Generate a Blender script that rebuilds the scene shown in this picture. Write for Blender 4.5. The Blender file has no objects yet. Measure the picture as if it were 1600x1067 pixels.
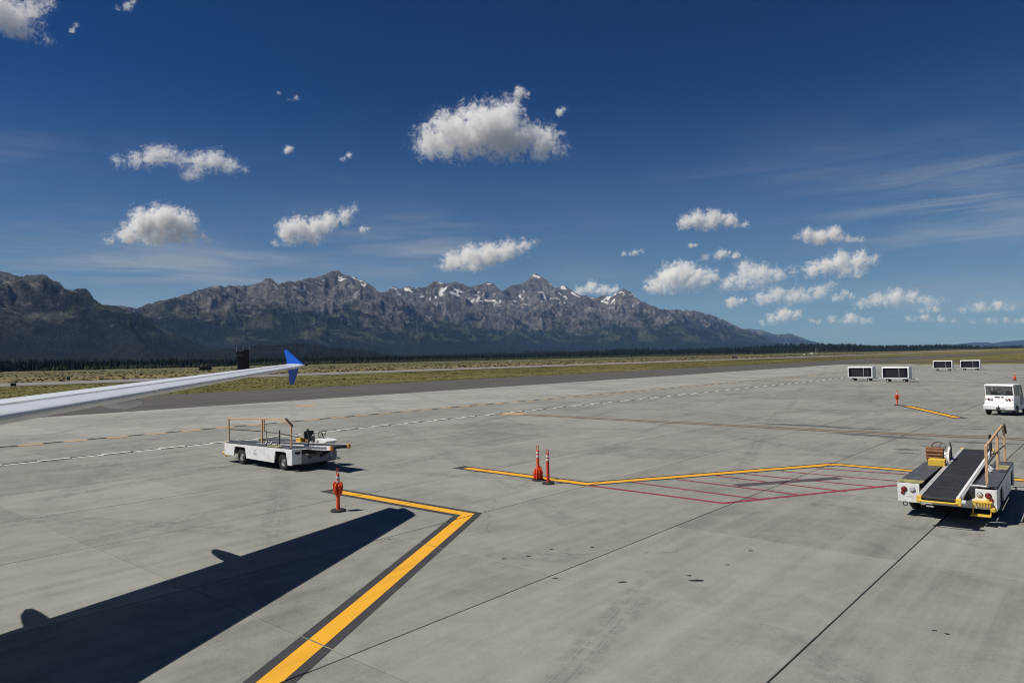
import bpy, bmesh, math, random
import numpy as np
from mathutils import Matrix, Vector
random.seed(7); rng = np.random.default_rng(7)
R_ = math.radians
scene = bpy.context.scene
col = scene.collection

# ------------------------------------------------------------------ camera
FPX, CAM_H, ROLL, PITCH_PX = 1109.0, 4.2, math.atan(0.0212), 26.5
TH = math.atan(PITCH_PX / FPX)
cam_d = bpy.data.cameras.new('camera'); cam = bpy.data.objects.new('camera', cam_d); col.objects.link(cam)
cam_d.sensor_width = 36; cam_d.lens = FPX / 1600 * 36; cam_d.clip_start = 0.1; cam_d.clip_end = 200000
fw = Vector((0, math.cos(TH), math.sin(TH))); u0 = Vector((0, -math.sin(TH), math.cos(TH))); r0 = Vector((1, 0, 0))
ri = r0 * math.cos(ROLL) - u0 * math.sin(ROLL); up = r0 * math.sin(ROLL) + u0 * math.cos(ROLL)
M = Matrix((ri, up, -fw)).transposed().to_4x4(); M.translation = (0, 0, CAM_H)
cam.matrix_world = M
scene.camera = cam

# ------------------------------------------------------------------ world, sun, exposure
SUN_TO = Vector((-0.68, -0.14, 1.0)).normalized()          # towards the sun
SUN_EL = math.asin(SUN_TO.z); SUN_AZ = math.atan2(SUN_TO.x, SUN_TO.y)
world = bpy.data.worlds.new('World'); scene.world = world; world.use_nodes = True

class NT:
    """small node-tree writer"""
    def __init__(s, tree):
        s.t = tree; s.t.nodes.clear()
    def n(s, kind, ins=None, **props):
        nd = s.t.nodes.new(kind)
        for k, v in props.items(): setattr(nd, k, v)
        for k, v in (ins or {}).items():
            sock = nd.inputs[k]
            if isinstance(v, bpy.types.NodeSocket): s.t.links.new(v, sock)
            else: sock.default_value = v
        return nd
    def math(s, op, a, b=0.0, c=0.0, clamp=False):
        return s.n('ShaderNodeMath', {0: a, 1: b, 2: c}, operation=op, use_clamp=clamp).outputs[0]
    def vmath(s, op, a, b=(0, 0, 0)):
        nd = s.n('ShaderNodeVectorMath', {0: a, 1: b}, operation=op)
        return nd.outputs['Value'] if op in ('DOT_PRODUCT', 'LENGTH', 'DISTANCE') else nd.outputs[0]
    def noise(s, vec, scale, detail=4, rough=0.55, dist=0.0, out='Fac'):
        return s.n('ShaderNodeTexNoise', {'Vector': vec, 'Scale': scale, 'Detail': detail, 'Roughness': rough, 'Distortion': dist}).outputs[out]
    def ramp(s, f, *stops, interp='LINEAR'):
        nd = s.n('ShaderNodeValToRGB', {0: f}); cr = nd.color_ramp; cr.interpolation = interp
        while len(cr.elements) < len(stops): cr.elements.new(0.5)
        for e, (p, c) in zip(cr.elements, stops):
            e.position = p; e.color = (c, c, c, 1) if isinstance(c, (int, float)) else (*c, 1)
        return nd.outputs[0]
    def step(s, f, a, b):
        return s.n('ShaderNodeMapRange', {0: f, 1: a, 2: b, 3: 0.0, 4: 1.0}, interpolation_type='SMOOTHSTEP').outputs[0]
    def mix(s, f, a, b, blend='MIX'):
        nd = s.n('ShaderNodeMix', {0: f}, data_type='RGBA', blend_type=blend)
        for i, v in ((6, a), (7, b)):
            if isinstance(v, bpy.types.NodeSocket): s.t.links.new(v, nd.inputs[i])
            else: nd.inputs[i].default_value = (*v, 1) if len(v) == 3 else v
        return nd.outputs[2]

w = NT(world.node_tree)
sky = w.n('ShaderNodeTexSky', sky_type='NISHITA', sun_disc=False, sun_elevation=SUN_EL, sun_rotation=SUN_AZ % (2 * math.pi),
          altitude=2600, air_density=0.75, dust_density=0.9, ozone_density=4.0)
skyc = w.n('ShaderNodeHueSaturation', {'Saturation': 1.30, 'Color': sky.outputs[0]}).outputs[0]
# the deep blue of a clear high-altitude sky: a steeper tone curve on the sky as a whole
skyc = w.mix(1.0, skyc, (0.86 / 6, 0.93 / 6, 1.0 / 6), 'MULTIPLY')
skyc = w.n('ShaderNodeGamma', {0: skyc, 1: 1.38}).outputs[0]
skyc = w.mix(1.0, skyc, (5.2, 8.1, 7.0), 'MULTIPLY')
# thin cirrus veils, laid out by direction
tc = w.n('ShaderNodeTexCoord').outputs['Generated']
sep = w.n('ShaderNodeSeparateXYZ', {0: tc})
azn = w.math('ARCTAN2', sep.outputs[0], sep.outputs[1]); eln = w.math('ARCSINE', sep.outputs[2])
pl = w.n('ShaderNodeCombineXYZ', {0: azn, 1: eln, 2: 0.0}).outputs[0]
def streak(rot, sx, sy, sc, lo, hi):
    mp = w.n('ShaderNodeMapping', {0: pl, 2: (0, 0, R_(rot)), 3: (sx, sy, 1)}).outputs[0]
    return w.step(w.noise(mp, sc, 8, 0.66, 0.5), lo, hi)
fine_a = streak(-12, 4.0, 38, 1.0, 0.40, 0.78); fine_b = streak(7, 3.0, 26, 1.0, 0.36, 0.80)
veil = w.math('MULTIPLY', w.math('MULTIPLY', w.step(w.noise(w.n('ShaderNodeMapping', {0: pl, 1: (0.35, 0.1, 0), 3: (2.2, 9.0, 1)}).outputs[0], 1.0, 4, 0.55), 0.44, 0.68), 0.55), fine_b)
env = w.math('MULTIPLY', w.step(eln, R_(0.5), R_(4)), w.math('SUBTRACT', 1.0, w.step(eln, R_(9), R_(19))))
cir = w.math('MULTIPLY', veil, env)
for az_, el_, wa, we, k, src in ((33, 9.6, 9, 3.2, 0.75, fine_a), (-27, 7.0, 14, 2.4, 0.95, fine_b), (-9, 9.2, 6, 2.4, 0.55, fine_a), (4, 10.3, 4, 1.2, 0.30, fine_a), (31, 2.8, 12, 1.6, 1.0, fine_b)):
    dx = w.math('DIVIDE', w.math('SUBTRACT', azn, R_(az_)), R_(wa)); dy = w.math('DIVIDE', w.math('SUBTRACT', eln, R_(el_)), R_(we))
    gsn = w.math('EXPONENT', w.math('MULTIPLY', w.math('ADD', w.math('MULTIPLY', dx, dx), w.math('MULTIPLY', dy, dy)), -1.0))
    cir = w.math('ADD', cir, w.math('MULTIPLY', w.math('MULTIPLY', gsn, src), k))
skyc = w.mix(w.math('MULTIPLY', w.math('POWER', w.math('SUBTRACT', 1.0, w.step(eln, R_(-2), R_(26))), 1.8), 0.88), skyc, (2.75, 4.4, 6.2))     # grey-blue low air all round
cir = w.math('MINIMUM', w.math('MULTIPLY', cir, 1.05), 0.62)
skyc = w.mix(cir, skyc, (6.2, 6.9, 7.8))
bg = w.n('ShaderNodeBackground', {0: skyc, 1: 0.052})
w.t.links.new(bg.outputs[0], w.n('ShaderNodeOutputWorld').inputs[0])

sun_d = bpy.data.lights.new('sun', 'SUN'); sun = bpy.data.objects.new('sun', sun_d); col.objects.link(sun)
sun_d.energy = 5.0; sun_d.angle = R_(0.53); sun_d.color = (1.0, 0.955, 0.89)
sun.rotation_euler = SUN_TO.to_track_quat('Z', 'Y').to_euler(); sun.location = (-40, -10, 60)
vs = scene.view_settings; vs.view_transform = 'Standard'; vs.look = 'None'; vs.exposure = 0.0; vs.gamma = 1.0
scene.display_settings.display_device = 'sRGB'
cy = scene.cycles
cy.max_bounces = 12; cy.volume_bounces = 9; cy.transparent_max_bounces = 16
cy.use_denoising = True; cy.use_adaptive_sampling = True; cy.adaptive_threshold = 0.02
cy.filter_width = 1.05; cy.denoising_prefilter = 'ACCURATE'; cy.volume_step_rate = 1.0; cy.sample_clamp_indirect = 10

# ------------------------------------------------------------------ pixel -> direction / ground
def ray(px, py):
    u = (px - 800) / FPX; v = (533.5 - py) / FPX
    a = u * math.cos(ROLL) + v * math.sin(ROLL); b = -u * math.sin(ROLL) + v * math.cos(ROLL)
    return np.array([a, math.cos(TH) - b * math.sin(TH), math.sin(TH) + b * math.cos(TH)])
def G(px, py, z=0.0):
    d = ray(px, py); k = (z - CAM_H) / d[2]
    return (d[0] * k, d[1] * k)
AX = R_(41.0); SA = np.array([math.sin(AX), math.cos(AX)]); TA = np.array([-math.cos(AX), math.sin(AX)])   # along / across the apron
def ST(s, t): return tuple(SA * s + TA * t)

# ------------------------------------------------------------------ mesh helpers
def ident(): return Matrix.Identity(4)
class MB:
    def __init__(s): s.v = []; s.f = []
    def add(s, vs, fs):
        o = len(s.v); s.v += [tuple(v) for v in vs]; s.f += [tuple(i + o for i in f) for f in fs]; return s
    def box(s, x0, x1, y0, y1, z0, z1, M=None):
        vs = [(x, y, z) for z in (z0, z1) for y in (y0, y1) for x in (x0, x1)]
        if M is not None: vs = [tuple(M @ Vector(v)) for v in vs]
        return s.add(vs, [(0, 2, 3, 1), (4, 5, 7, 6), (0, 1, 5, 4), (2, 6, 7, 3), (0, 4, 6, 2), (1, 3, 7, 5)])
    def prism(s, poly, a0, a1, axis='y', M=None):
        n = len(poly)
        def pt(p, a): return {'y': (p[0], a, p[1]), 'x': (a, p[0], p[1]), 'z': (p[0], p[1], a)}[axis]
        vs = [pt(p, a0) for p in poly] + [pt(p, a1) for p in poly]
        if M is not None: vs = [tuple(M @ Vector(v)) for v in vs]
        fs = [tuple(range(n)), tuple(range(2 * n - 1, n - 1, -1))] + [(i, i + n, (i + 1) % n + n, (i + 1) % n) for i in range(n)]
        return s.add(vs, fs)
    def cyl(s, p0, p1, r0, r1=None, n=14, caps=True):
        r1 = r0 if r1 is None else r1
        p0 = Vector(p0); p1 = Vector(p1); d = (p1 - p0).normalized()
        a = d.orthogonal().normalized(); b = d.cross(a)
        vs = []
        for p, r in ((p0, r0), (p1, r1)):
            vs += [tuple(p + (a * math.cos(2 * math.pi * i / n) + b * math.sin(2 * math.pi * i / n)) * r) for i in range(n)]
        fs = [(i, (i + 1) % n, (i + 1) % n + n, i + n) for i in range(n)]
        if caps: fs += [tuple(range(n - 1, -1, -1)), tuple(range(n, 2 * n))]
        return s.add(vs, fs)
    def tube(s, pts, r, n=8, closed=False):
        pts = [Vector(p) for p in pts]; m = len(pts); vs = []; prev = None
        for i, p in enumerate(pts):
            if closed: d = (pts[(i + 1) % m] - pts[i - 1]).normalized()
            else: d = (pts[min(i + 1, m - 1)] - pts[max(i - 1, 0)]).normalized()
            a = d.orthogonal().normalized() if prev is None else (prev - d * prev.dot(d)).normalized()
            prev = a; b = d.cross(a)
            vs += [tuple(p + (a * math.cos(2 * math.pi * k / n) + b * math.sin(2 * math.pi * k / n)) * r) for k in range(n)]
        fs = []
        for i in range(m if closed else m - 1):
            j = (i + 1) % m
            fs += [(i * n + k, i * n + (k + 1) % n, j * n + (k + 1) % n, j * n + k) for k in range(n)]
        if not closed: fs += [tuple(range(n - 1, -1, -1)), tuple(range((m - 1) * n, m * n))]
        return s.add(vs, fs)
    def lathe(s, prof, c, ax='z', n=24):
        """prof: (radius, height) pairs; closed solid if it starts and ends at radius 0"""
        vs = []; rows = []
        for r, h in prof:
            k = 1 if r < 1e-6 else n; rows.append((len(vs), k))
            for i in range(k):
                a = 2 * math.pi * i / n; q = (r * math.cos(a), r * math.sin(a), h)
                if ax == 'y': q = (q[0], q[2], q[1])
                if ax == 'x': q = (q[2], q[0], q[1])
                vs.append((c[0] + q[0], c[1] + q[1], c[2] + q[2]))
        fs = []
        for (a, ka), (b, kb) in zip(rows, rows[1:]):
            for i in range(n):
                j = (i + 1) % n
                if ka == 1 and kb == 1: continue
                if ka == 1: fs.append((a, b + j, b + i))
                elif kb == 1: fs.append((a + i, a + j, b))
                else: fs.append((a + i, a + j, b + j, b + i))
        return s.add(vs, fs)
    def torus(s, c, R, r, M=None, n=28, m=8):
        pts = [Vector((R * math.cos(2 * math.pi * i / n), R * math.sin(2 * math.pi * i / n), 0)) for i in range(n)]
        if M is not None: pts = [M @ p for p in pts]
        return s.tube([p + Vector(c) for p in pts], r, m, closed=True)
    def mesh(s, name, smooth=False):
        me = bpy.data.meshes.new(name); me.from_pydata(s.v, [], s.f)
        bm = bmesh.new(); bm.from_mesh(me); bmesh.ops.recalc_face_normals(bm, faces=bm.faces); bm.to_mesh(me); bm.free()
        if smooth:
            me.polygons.foreach_set('use_smooth', [True] * len(me.polygons))
            me.set_sharp_from_angle(angle=R_(38))
        return me
    def build(s, name, mat, parent=None, bevel=0.0, smooth=False, label=None):
        o = bpy.data.objects.new(name, s.mesh(name, smooth)); col.objects.link(o)
        o.data.materials.append(mat); o.parent = parent
        if bevel:
            m = o.modifiers.new('bevel', 'BEVEL'); m.width = bevel; m.segments = 2; m.limit_method = 'ANGLE'; m.angle_limit = R_(40)
        if label: o['label'] = label
        return o
def np_mesh(name, V, Fc, mat, smooth=False):
    me = bpy.data.meshes.new(name)
    me.vertices.add(len(V)); me.vertices.foreach_set('co', np.asarray(V, np.float32).ravel())
    k = Fc.shape[1]; me.loops.add(Fc.size); me.polygons.add(len(Fc))
    me.loops.foreach_set('vertex_index', Fc.astype(np.int32).ravel())
    me.polygons.foreach_set('loop_start', np.arange(0, Fc.size, k, dtype=np.int32))
    me.polygons.foreach_set('use_smooth', np.full(len(Fc), bool(smooth)))
    me.update(calc_edges=True); me.validate()
    o = bpy.data.objects.new(name, me); col.objects.link(o); me.materials.append(mat)
    return o
def tag(o, label, cat, group=None):
    o['label'] = label; o['category'] = cat
    if group: o['group'] = group
    return o
def thing(name, label, cat, loc=(0, 0, 0), rz=0.0, group=None):
    o = bpy.data.objects.new(name, None); col.objects.link(o); o.empty_display_size = 0.3
    o.location = loc; o.rotation_euler = (0, 0, rz)
    return tag(o, label, cat, group)
def struct(o, kind='structure'):
    o['kind'] = kind; return o
def copy_thing(root, label, loc, rz, group=None):
    r = root.copy(); col.objects.link(r); r.location = loc; r.rotation_euler = (0, 0, rz); r['label'] = label
    if group: r['group'] = group
    for ch in list(root.children):
        c = ch.copy(); col.objects.link(c); c.parent = r
        for g in list(ch.children):
            e = g.copy(); col.objects.link(e); e.parent = c
    return r

# ------------------------------------------------------------------ materials
MATS = {}
def pmat(name, color, rough=0.6, metal=0.0, dirt=0.0, dirt_col=(0.06, 0.055, 0.05), dscale=3.0, spec=0.5, bump=0.0, coat=0.0):
    if name in MATS: return MATS[name]
    m = bpy.data.materials.new(name); m.use_nodes = True; t = NT(m.node_tree)
    pos = t.n('ShaderNodeTexCoord').outputs['Object']
    c = (*color, 1)
    ins = {'Roughness': rough, 'Metallic': metal, 'Specular IOR Level': spec, 'Coat Weight': coat}
    bs = t.n('ShaderNodeBsdfPrincipled', ins)
    if dirt > 0:
        f = t.noise(pos, dscale, 7, 0.65); f2 = t.noise(pos, dscale * 9, 4, 0.6)
        k = t.math('MULTIPLY', t.step(t.math('ADD', f, t.math('MULTIPLY', f2, 0.35)), 0.60, 0.86), dirt)
        t.t.links.new(t.mix(k, color, dirt_col), bs.inputs['Base Color'])
        t.t.links.new(t.math('ADD', rough, t.math('MULTIPLY', k, 0.25), clamp=True), bs.inputs['Roughness'])
    else: bs.inputs['Base Color'].default_value = c
    if bump:
        bn = t.n('ShaderNodeBump', {'Height': t.noise(pos, dscale * 14, 4, 0.6), 'Strength': bump, 'Distance': 0.02})
        t.t.links.new(bn.outputs[0], bs.inputs['Normal'])
    t.t.links.new(bs.outputs[0], t.n('ShaderNodeOutputMaterial').inputs[0])
    MATS[name] = m; return m
WHITE = pmat('white_paint', (0.80, 0.80, 0.79), 0.42, dirt=0.30, dirt_col=(0.38, 0.36, 0.33), dscale=3.2)
WHITE2 = pmat('white_gloss', (0.80, 0.80, 0.79), 0.3, dirt=0.3, dirt_col=(0.4, 0.38, 0.35), dscale=1.2)
BLACKM = pmat('black_steel', (0.022, 0.022, 0.024), 0.55, dirt=0.4, dirt_col=(0.09, 0.08, 0.07))
RUBBER = pmat('rubber', (0.018, 0.018, 0.018), 0.85, dirt=0.5, dirt_col=(0.06, 0.055, 0.05), dscale=5)
BELT = pmat('belt_rubber', (0.016, 0.018, 0.022), 0.7, dirt=0.5, dirt_col=(0.035, 0.036, 0.04), dscale=2.5, bump=0.3)
DECK = pmat('tread_plate', (0.055, 0.062, 0.075), 0.55, dirt=0.7, dirt_col=(0.12, 0.12, 0.115), dscale=6, bump=0.4)
TAN = pmat('faded_yellow_rail', (0.62, 0.39, 0.20), 0.5, dirt=0.6, dirt_col=(0.35, 0.2, 0.1), dscale=4)
YELLOW = pmat('safety_yellow', (0.72, 0.47, 0.05), 0.5, dirt=0.5, dirt_col=(0.3, 0.2, 0.06), dscale=5)
DYEL = pmat('dirty_yellow_tread', (0.36, 0.33, 0.12), 0.7, dirt=0.9, dirt_col=(0.12, 0.11, 0.06), dscale=7, bump=0.4)
ORANGEB = pmat('orange_bumper', (0.66, 0.26, 0.05), 0.6, dirt=0.5, dirt_col=(0.3, 0.12, 0.04), dscale=6)
ALU = pmat('aluminium_rail', (0.55, 0.55, 0.54), 0.45, 0.3, dirt=0.6, dirt_col=(0.25, 0.24, 0.23), dscale=3)
GREYP = pmat('grey_paint', (0.28, 0.29, 0.30), 0.5, dirt=0.4, dirt_col=(0.1, 0.1, 0.1))
BROWN = pmat('brown_vinyl', (0.27, 0.13, 0.06), 0.6, dirt=0.5, dirt_col=(0.1, 0.05, 0.03), dscale=6)
BVINYL = pmat('black_vinyl', (0.02, 0.02, 0.02), 0.5)
REDL = pmat('red_lens', (0.20, 0.008, 0.014), 0.18, coat=0.5)
WHITEL = pmat('clear_lens', (0.45, 0.46, 0.47), 0.15, coat=0.5)
ORANGE = pmat('safety_orange', (0.78, 0.085, 0.018), 0.5, dirt=0.45, dirt_col=(0.35, 0.05, 0.02), dscale=8)
REDOR = pmat('red_orange_post', (0.62, 0.04, 0.022), 0.5, dirt=0.4, dirt_col=(0.3, 0.03, 0.02), dscale=8)
REFLW = pmat('reflective_white', (0.72, 0.72, 0.72), 0.35, dirt=0.4, dirt_col=(0.4, 0.35, 0.33), dscale=12)
CARTSHADE = pmat('interior_shade', (0.006, 0.007, 0.014), 0.75)  # near-black that stands for the shade inside the carts
NAVY = pmat('navy_curtain', (0.012, 0.016, 0.05), 0.7)
RIM = pmat('rim_steel', (0.30, 0.30, 0.29), 0.5, 0.2, dirt=0.5)
TINT = pmat('grey_lettering', (0.36, 0.40, 0.39), 0.6)
REDTXT = pmat('red_lettering', (0.5, 0.05, 0.04), 0.6)
TOWERB = pmat('dark_brown_cladding', (0.035, 0.026, 0.024), 0.8, dirt=0.4, dirt_col=(0.06, 0.045, 0.04), dscale=0.3)
TGLASS = pmat('dark_glass', (0.01, 0.012, 0.015), 0.12)
CONCB = pmat('pale_concrete', (0.30, 0.29, 0.28), 0.8)

def glass_mat():
    m = bpy.data.materials.new('clear_window'); m.use_nodes = True; t = NT(m.node_tree)
    a = t.n('ShaderNodeBsdfTransparent', {0: (0.72, 0.75, 0.76, 1)}); b = t.n('ShaderNodeBsdfGlossy', {'Roughness': 0.03})
    mx = t.n('ShaderNodeMixShader', {0: 0.10}); t.t.links.new(a.outputs[0], mx.inputs[1]); t.t.links.new(b.outputs[0], mx.inputs[2])
    t.t.links.new(mx.outputs[0], t.n('ShaderNodeOutputMaterial').inputs[0]); return m
GLASS = glass_mat()

def geo_pos(t): return t.n('ShaderNodeNewGeometry').outputs['Position']
def st_coords(t, pos):
    s = t.vmath('DOT_PRODUCT', pos, (SA[0], SA[1], 0)); tt = t.vmath('DOT_PRODUCT', pos, (TA[0], TA[1], 0))
    return s, tt, t.n('ShaderNodeCombineXYZ', {0: s, 1: tt, 2: 0.0}).outputs[0]
def concrete_mat(name='apron_concrete', base=(0.226, 0.227, 0.204), per_obj=True):
    m = bpy.data.materials.new(name); m.use_nodes = True; t = NT(m.node_tree)
    pos = geo_pos(t); s, tt, st = st_coords(t, pos)
    big = t.noise(pos, 0.13, 6, 0.62, 0.5); mid = t.noise(pos, 1.1, 8, 0.68, 0.5); fine = t.noise(pos, 16, 6, 0.75)
    v = t.math('ADD', t.math('MULTIPLY', big, 0.36), t.math('MULTIPLY', mid, 0.36))
    v = t.math('ADD', v, t.math('MULTIPLY', fine, 0.28))
    # broom / sweep streaks, drawn out in two directions
    k1 = t.n('ShaderNodeMapping', {0: st, 2: (0, 0, R_(28)), 3: (0.12, 2.6, 1)}).outputs[0]
    k2 = t.n('ShaderNodeMapping', {0: st, 2: (0, 0, R_(-38)), 3: (0.09, 2.0, 1)}).outputs[0]
    v = t.math('ADD', v, t.math('MULTIPLY', t.math('SUBTRACT', t.noise(k1, 1.0, 8, 0.7, 0.25), 0.5), 0.26))
    v = t.math('ADD', v, t.math('MULTIPLY', t.math('SUBTRACT', t.noise(k2, 1.0, 8, 0.7, 0.25), 0.5), 0.26))
    cell = t.n('ShaderNodeCombineXYZ', {0: t.math('FLOOR', t.math('DIVIDE', t.math('SUBTRACT', s, 6.13), 4.82)), 1: t.math('FLOOR', t.math('DIVIDE', t.math('SUBTRACT', tt, 3.62), 4.94)), 2: 0.0}).outputs[0]
    wn = t.n('ShaderNodeTexWhiteNoise', {0: cell}, noise_dimensions='2D').outputs[0]
    v = t.math('ADD', v, t.math('MULTIPLY', t.math('SUBTRACT', wn, 0.5), 0.11))
    val = t.ramp(v, (0.30, 0.56), (0.50, 1.0), (0.70, 1.32))
    c = t.mix(1.0, base, val, 'MULTIPLY')
    # yellowish and brown stains
    st1 = t.math('MULTIPLY', t.step(t.noise(pos, 0.16, 6, 0.6, 0.8), 0.52, 0.78), 0.5)
    c = t.mix(st1, c, (0.30, 0.29, 0.245))
    st2 = t.math('MULTIPLY', t.step(t.noise(k2, 0.55, 7, 0.68, 1.1), 0.60, 0.82), 0.45)
    c = t.mix(t.math('MULTIPLY', st2, t.step(t.noise(pos, 0.10, 3, 0.5), 0.5, 0.66)), c, (0.205, 0.185, 0.15))
    # tyre rubber: bundles of thin tread lines on wide bends, broken up along their length
    for rz_, sc_, off, dst, amt in ((74, 0.050, (1, 2, 0), 3.2, 0.55), (-20, 0.036, (9, 4, 0), 4.5, 0.5), (33, 0.043, (5, 11, 0), 3.6, 0.5)):
        mp = t.n('ShaderNodeMapping', {0: st, 1: off, 2: (0, 0, R_(rz_))}).outputs[0]
        wv = t.n('ShaderNodeTexWave', {'Vector': mp, 'Scale': sc_, 'Distortion': dst, 'Detail': 1.5, 'Detail Scale': 0.35}, wave_type='BANDS').outputs['Fac']
        band = t.step(wv, 0.965, 0.990)
        tread = t.step(t.math('SINE', t.math('MULTIPLY', wv, 1500.0)), -0.4, 0.5)
        brk = t.math('MULTIPLY', t.step(t.noise(pos, 0.13, 4, 0.55), 0.41, 0.55), t.step(t.noise(pos, 3.0, 5, 0.7), 0.36, 0.62))
        c = t.mix(t.math('MULTIPLY', t.math('MULTIPLY', band, brk), t.math('MULTIPLY', t.math('ADD', t.math('MULTIPLY', tread, 0.5), 0.5), amt)), c, (0.10, 0.10, 0.10))
    # scraped dark dashes and fine cracks
    sk = t.n('ShaderNodeMapping', {0: st, 2: (0, 0, R_(-52)), 3: (0.35, 5.0, 1)}).outputs[0]
    sc1 = t.math('MULTIPLY', t.step(t.noise(sk, 1.3, 7, 0.72, 0.4), 0.61, 0.70), t.step(t.noise(pos, 0.35, 3, 0.5), 0.52, 0.66))
    c = t.mix(t.math('MULTIPLY', sc1, 0.75), c, (0.11, 0.108, 0.10))
    pit = t.math('MULTIPLY', t.step(t.noise(pos, 20, 3, 0.6), 0.65, 0.73), t.step(t.noise(pos, 0.9, 5, 0.6), 0.48, 0.64))
    c = t.mix(t.math('MULTIPLY', pit, 0.75), c, (0.10, 0.098, 0.092))
    cr = t.n('ShaderNodeTexVoronoi', {'Vector': t.n('ShaderNodeVectorMath', {0: pos, 1: t.n('ShaderNodeTexNoise', {'Vector': pos, 'Scale': 1.6, 'Detail': 5.0}).outputs['Color']}, operation='ADD').outputs[0], 'Scale': 0.11}, feature='DISTANCE_TO_EDGE').outputs['Distance']
    ck = t.math('MULTIPLY', t.math('SUBTRACT', 1.0, t.step(cr, 0.0008, 0.0030)), t.step(t.noise(pos, 0.09, 2, 0.5), 0.50, 0.58))
    c = t.mix(t.math('MULTIPLY', ck, 0.7), c, (0.12, 0.115, 0.105))
    # oil drops and chips
    for sc, th, dk in ((0.9, 0.035, 0.85), (0.33, 0.030, 0.9)):
        vo = t.n('ShaderNodeTexVoronoi', {'Vector': t.vmath('ADD', pos, (t.n('ShaderNodeTexNoise', {'Vector': pos, 'Scale': 6.0}).outputs['Color'] if False else (0, 0, 0))), 'Scale': sc})
        dd = t.math('ADD', vo.outputs['Distance'], t.math('MULTIPLY', t.noise(pos, 9, 3, 0.6), 0.05))
        keep = t.math('GREATER_THAN', t.vmath('DOT_PRODUCT', vo.outputs['Color'], (1, 0, 0)), 0.62)
        k = t.math('MULTIPLY', t.math('MULTIPLY', t.math('SUBTRACT', 1.0, t.step(dd, th * 0.75, th * 1.25)), keep), dk)
        c = t.mix(k, c, (0.07, 0.068, 0.066))
    bs = t.n('ShaderNodeBsdfPrincipled', {'Base Color': c, 'Roughness': 0.88, 'Specular IOR Level': 0.25})
    bn = t.n('ShaderNodeBump', {'Height': t.noise(pos, 60, 4, 0.7), 'Strength': 0.25, 'Distance': 0.01})
    t.t.links.new(bn.outputs[0], bs.inputs['Normal'])
    t.t.links.new(bs.outputs[0], t.n('ShaderNodeOutputMaterial').inputs[0]); return m
def paint_mat(name, color, wear=0.25, under=(0.30, 0.29, 0.27), dark=(0.10, 0.09, 0.07), keep=1.0):
    m = bpy.data.materials.new(name); m.use_nodes = True; t = NT(m.node_tree); pos = geo_pos(t); s, tt, st = st_coords(t, pos)
    f = t.noise(pos, 2.2, 7, 0.7, 0.5); g = t.noise(pos, 22, 5, 0.7)
    k2 = t.n('ShaderNodeMapping', {0: st, 2: (0, 0, R_(-38)), 3: (0.10, 1.4, 1)}).outputs[0]
    h = t.noise(k2, 1.4, 6, 0.65, 0.5)
    c = t.mix(t.math('MULTIPLY', t.step(h, 0.46, 0.75), 0.35), color, dark)
    c = t.mix(t.math('MULTIPLY', t.step(t.math('ADD', t.math('MULTIPLY', f, 0.6), t.math('MULTIPLY', g, 0.4)), 0.60 - wear * 0.35, 0.70), 0.35 + 0.65 * wear), c, under)
    if keep < 1: c = t.mix(1 - keep, c, under)
    bs = t.n('ShaderNodeBsdfPrincipled', {'Base Color': c, 'Roughness': 0.75, 'Specular IOR Level': 0.3})
    t.t.links.new(bs.outputs[0], t.n('ShaderNodeOutputMaterial').inputs[0]); return m
def asphalt_mat(name, base, streak=0.3):
    m = bpy.data.materials.new(name); m.use_nodes = True; t = NT(m.node_tree); pos = geo_pos(t); s, tt, st = st_coords(t, pos)
    k = t.n('ShaderNodeMapping', {0: st, 3: (0.012, 0.35, 1)}).outputs[0]
    v = t.math('ADD', t.math('MULTIPLY', t.noise(k, 1.0, 6, 0.65), 0.7), t.math('MULTIPLY', t.noise(pos, 0.25, 5, 0.6), 0.3))
    c = t.mix(1.0, base, t.ramp(v, (0.3, 1 - streak), (0.5, 1.0), (0.7, 1 + streak * 1.3)), 'MULTIPLY')
    bs = t.n('ShaderNodeBsdfPrincipled', {'Base Color': c, 'Roughness': 0.9, 'Specular IOR Level': 0.2})
    t.t.links.new(bs.outputs[0], t.n('ShaderNodeOutputMaterial').inputs[0]); return m
CONC = CONC_FAR = concrete_mat()
CONC_TAXI = concrete_mat('taxi_concrete', base=(0.275, 0.275, 0.250), per_obj=False)
SEAL = pmat('joint_sealant', (0.045, 0.044, 0.042), 0.9, dirt=0.6, dirt_col=(0.16, 0.15, 0.14), dscale=0.8)
P_YEL = paint_mat('yellow_line_paint', (0.72, 0.36, 0.022), 0.30, under=(0.46, 0.29, 0.08), dark=(0.28, 0.15, 0.03))
P_BLK = paint_mat('black_border_paint', (0.042, 0.042, 0.046), 0.3, under=(0.12, 0.118, 0.115), dark=(0.03, 0.03, 0.03))
P_RED = paint_mat('red_hatch_paint', (0.24, 0.035, 0.05), 0.25, under=(0.24, 0.17, 0.165), dark=(0.12, 0.04, 0.045))
P_WHT = paint_mat('white_dash_paint', (0.70, 0.69, 0.66), 0.3)
P_FYEL = paint_mat('faded_yellow_paint', (0.50, 0.27, 0.06), 0.45, keep=0.75)
P_WORN = paint_mat('worn_brown_paint', (0.30, 0.19, 0.085), 0.35, keep=0.9)
P_JET = paint_mat('fresh_black_paint', (0.010, 0.010, 0.012), 0.1, under=(0.05, 0.05, 0.05), dark=(0.008, 0.008, 0.008))
P_WBLK = paint_mat('worn_black_paint', (0.085, 0.083, 0.080), 0.4, under=(0.2, 0.2, 0.185), keep=0.85)
ASPH = asphalt_mat('taxiway_asphalt', (0.088, 0.080, 0.074), 0.35)
RWY = asphalt_mat('runway_asphalt', (0.20, 0.19, 0.18), 0.3)

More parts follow.
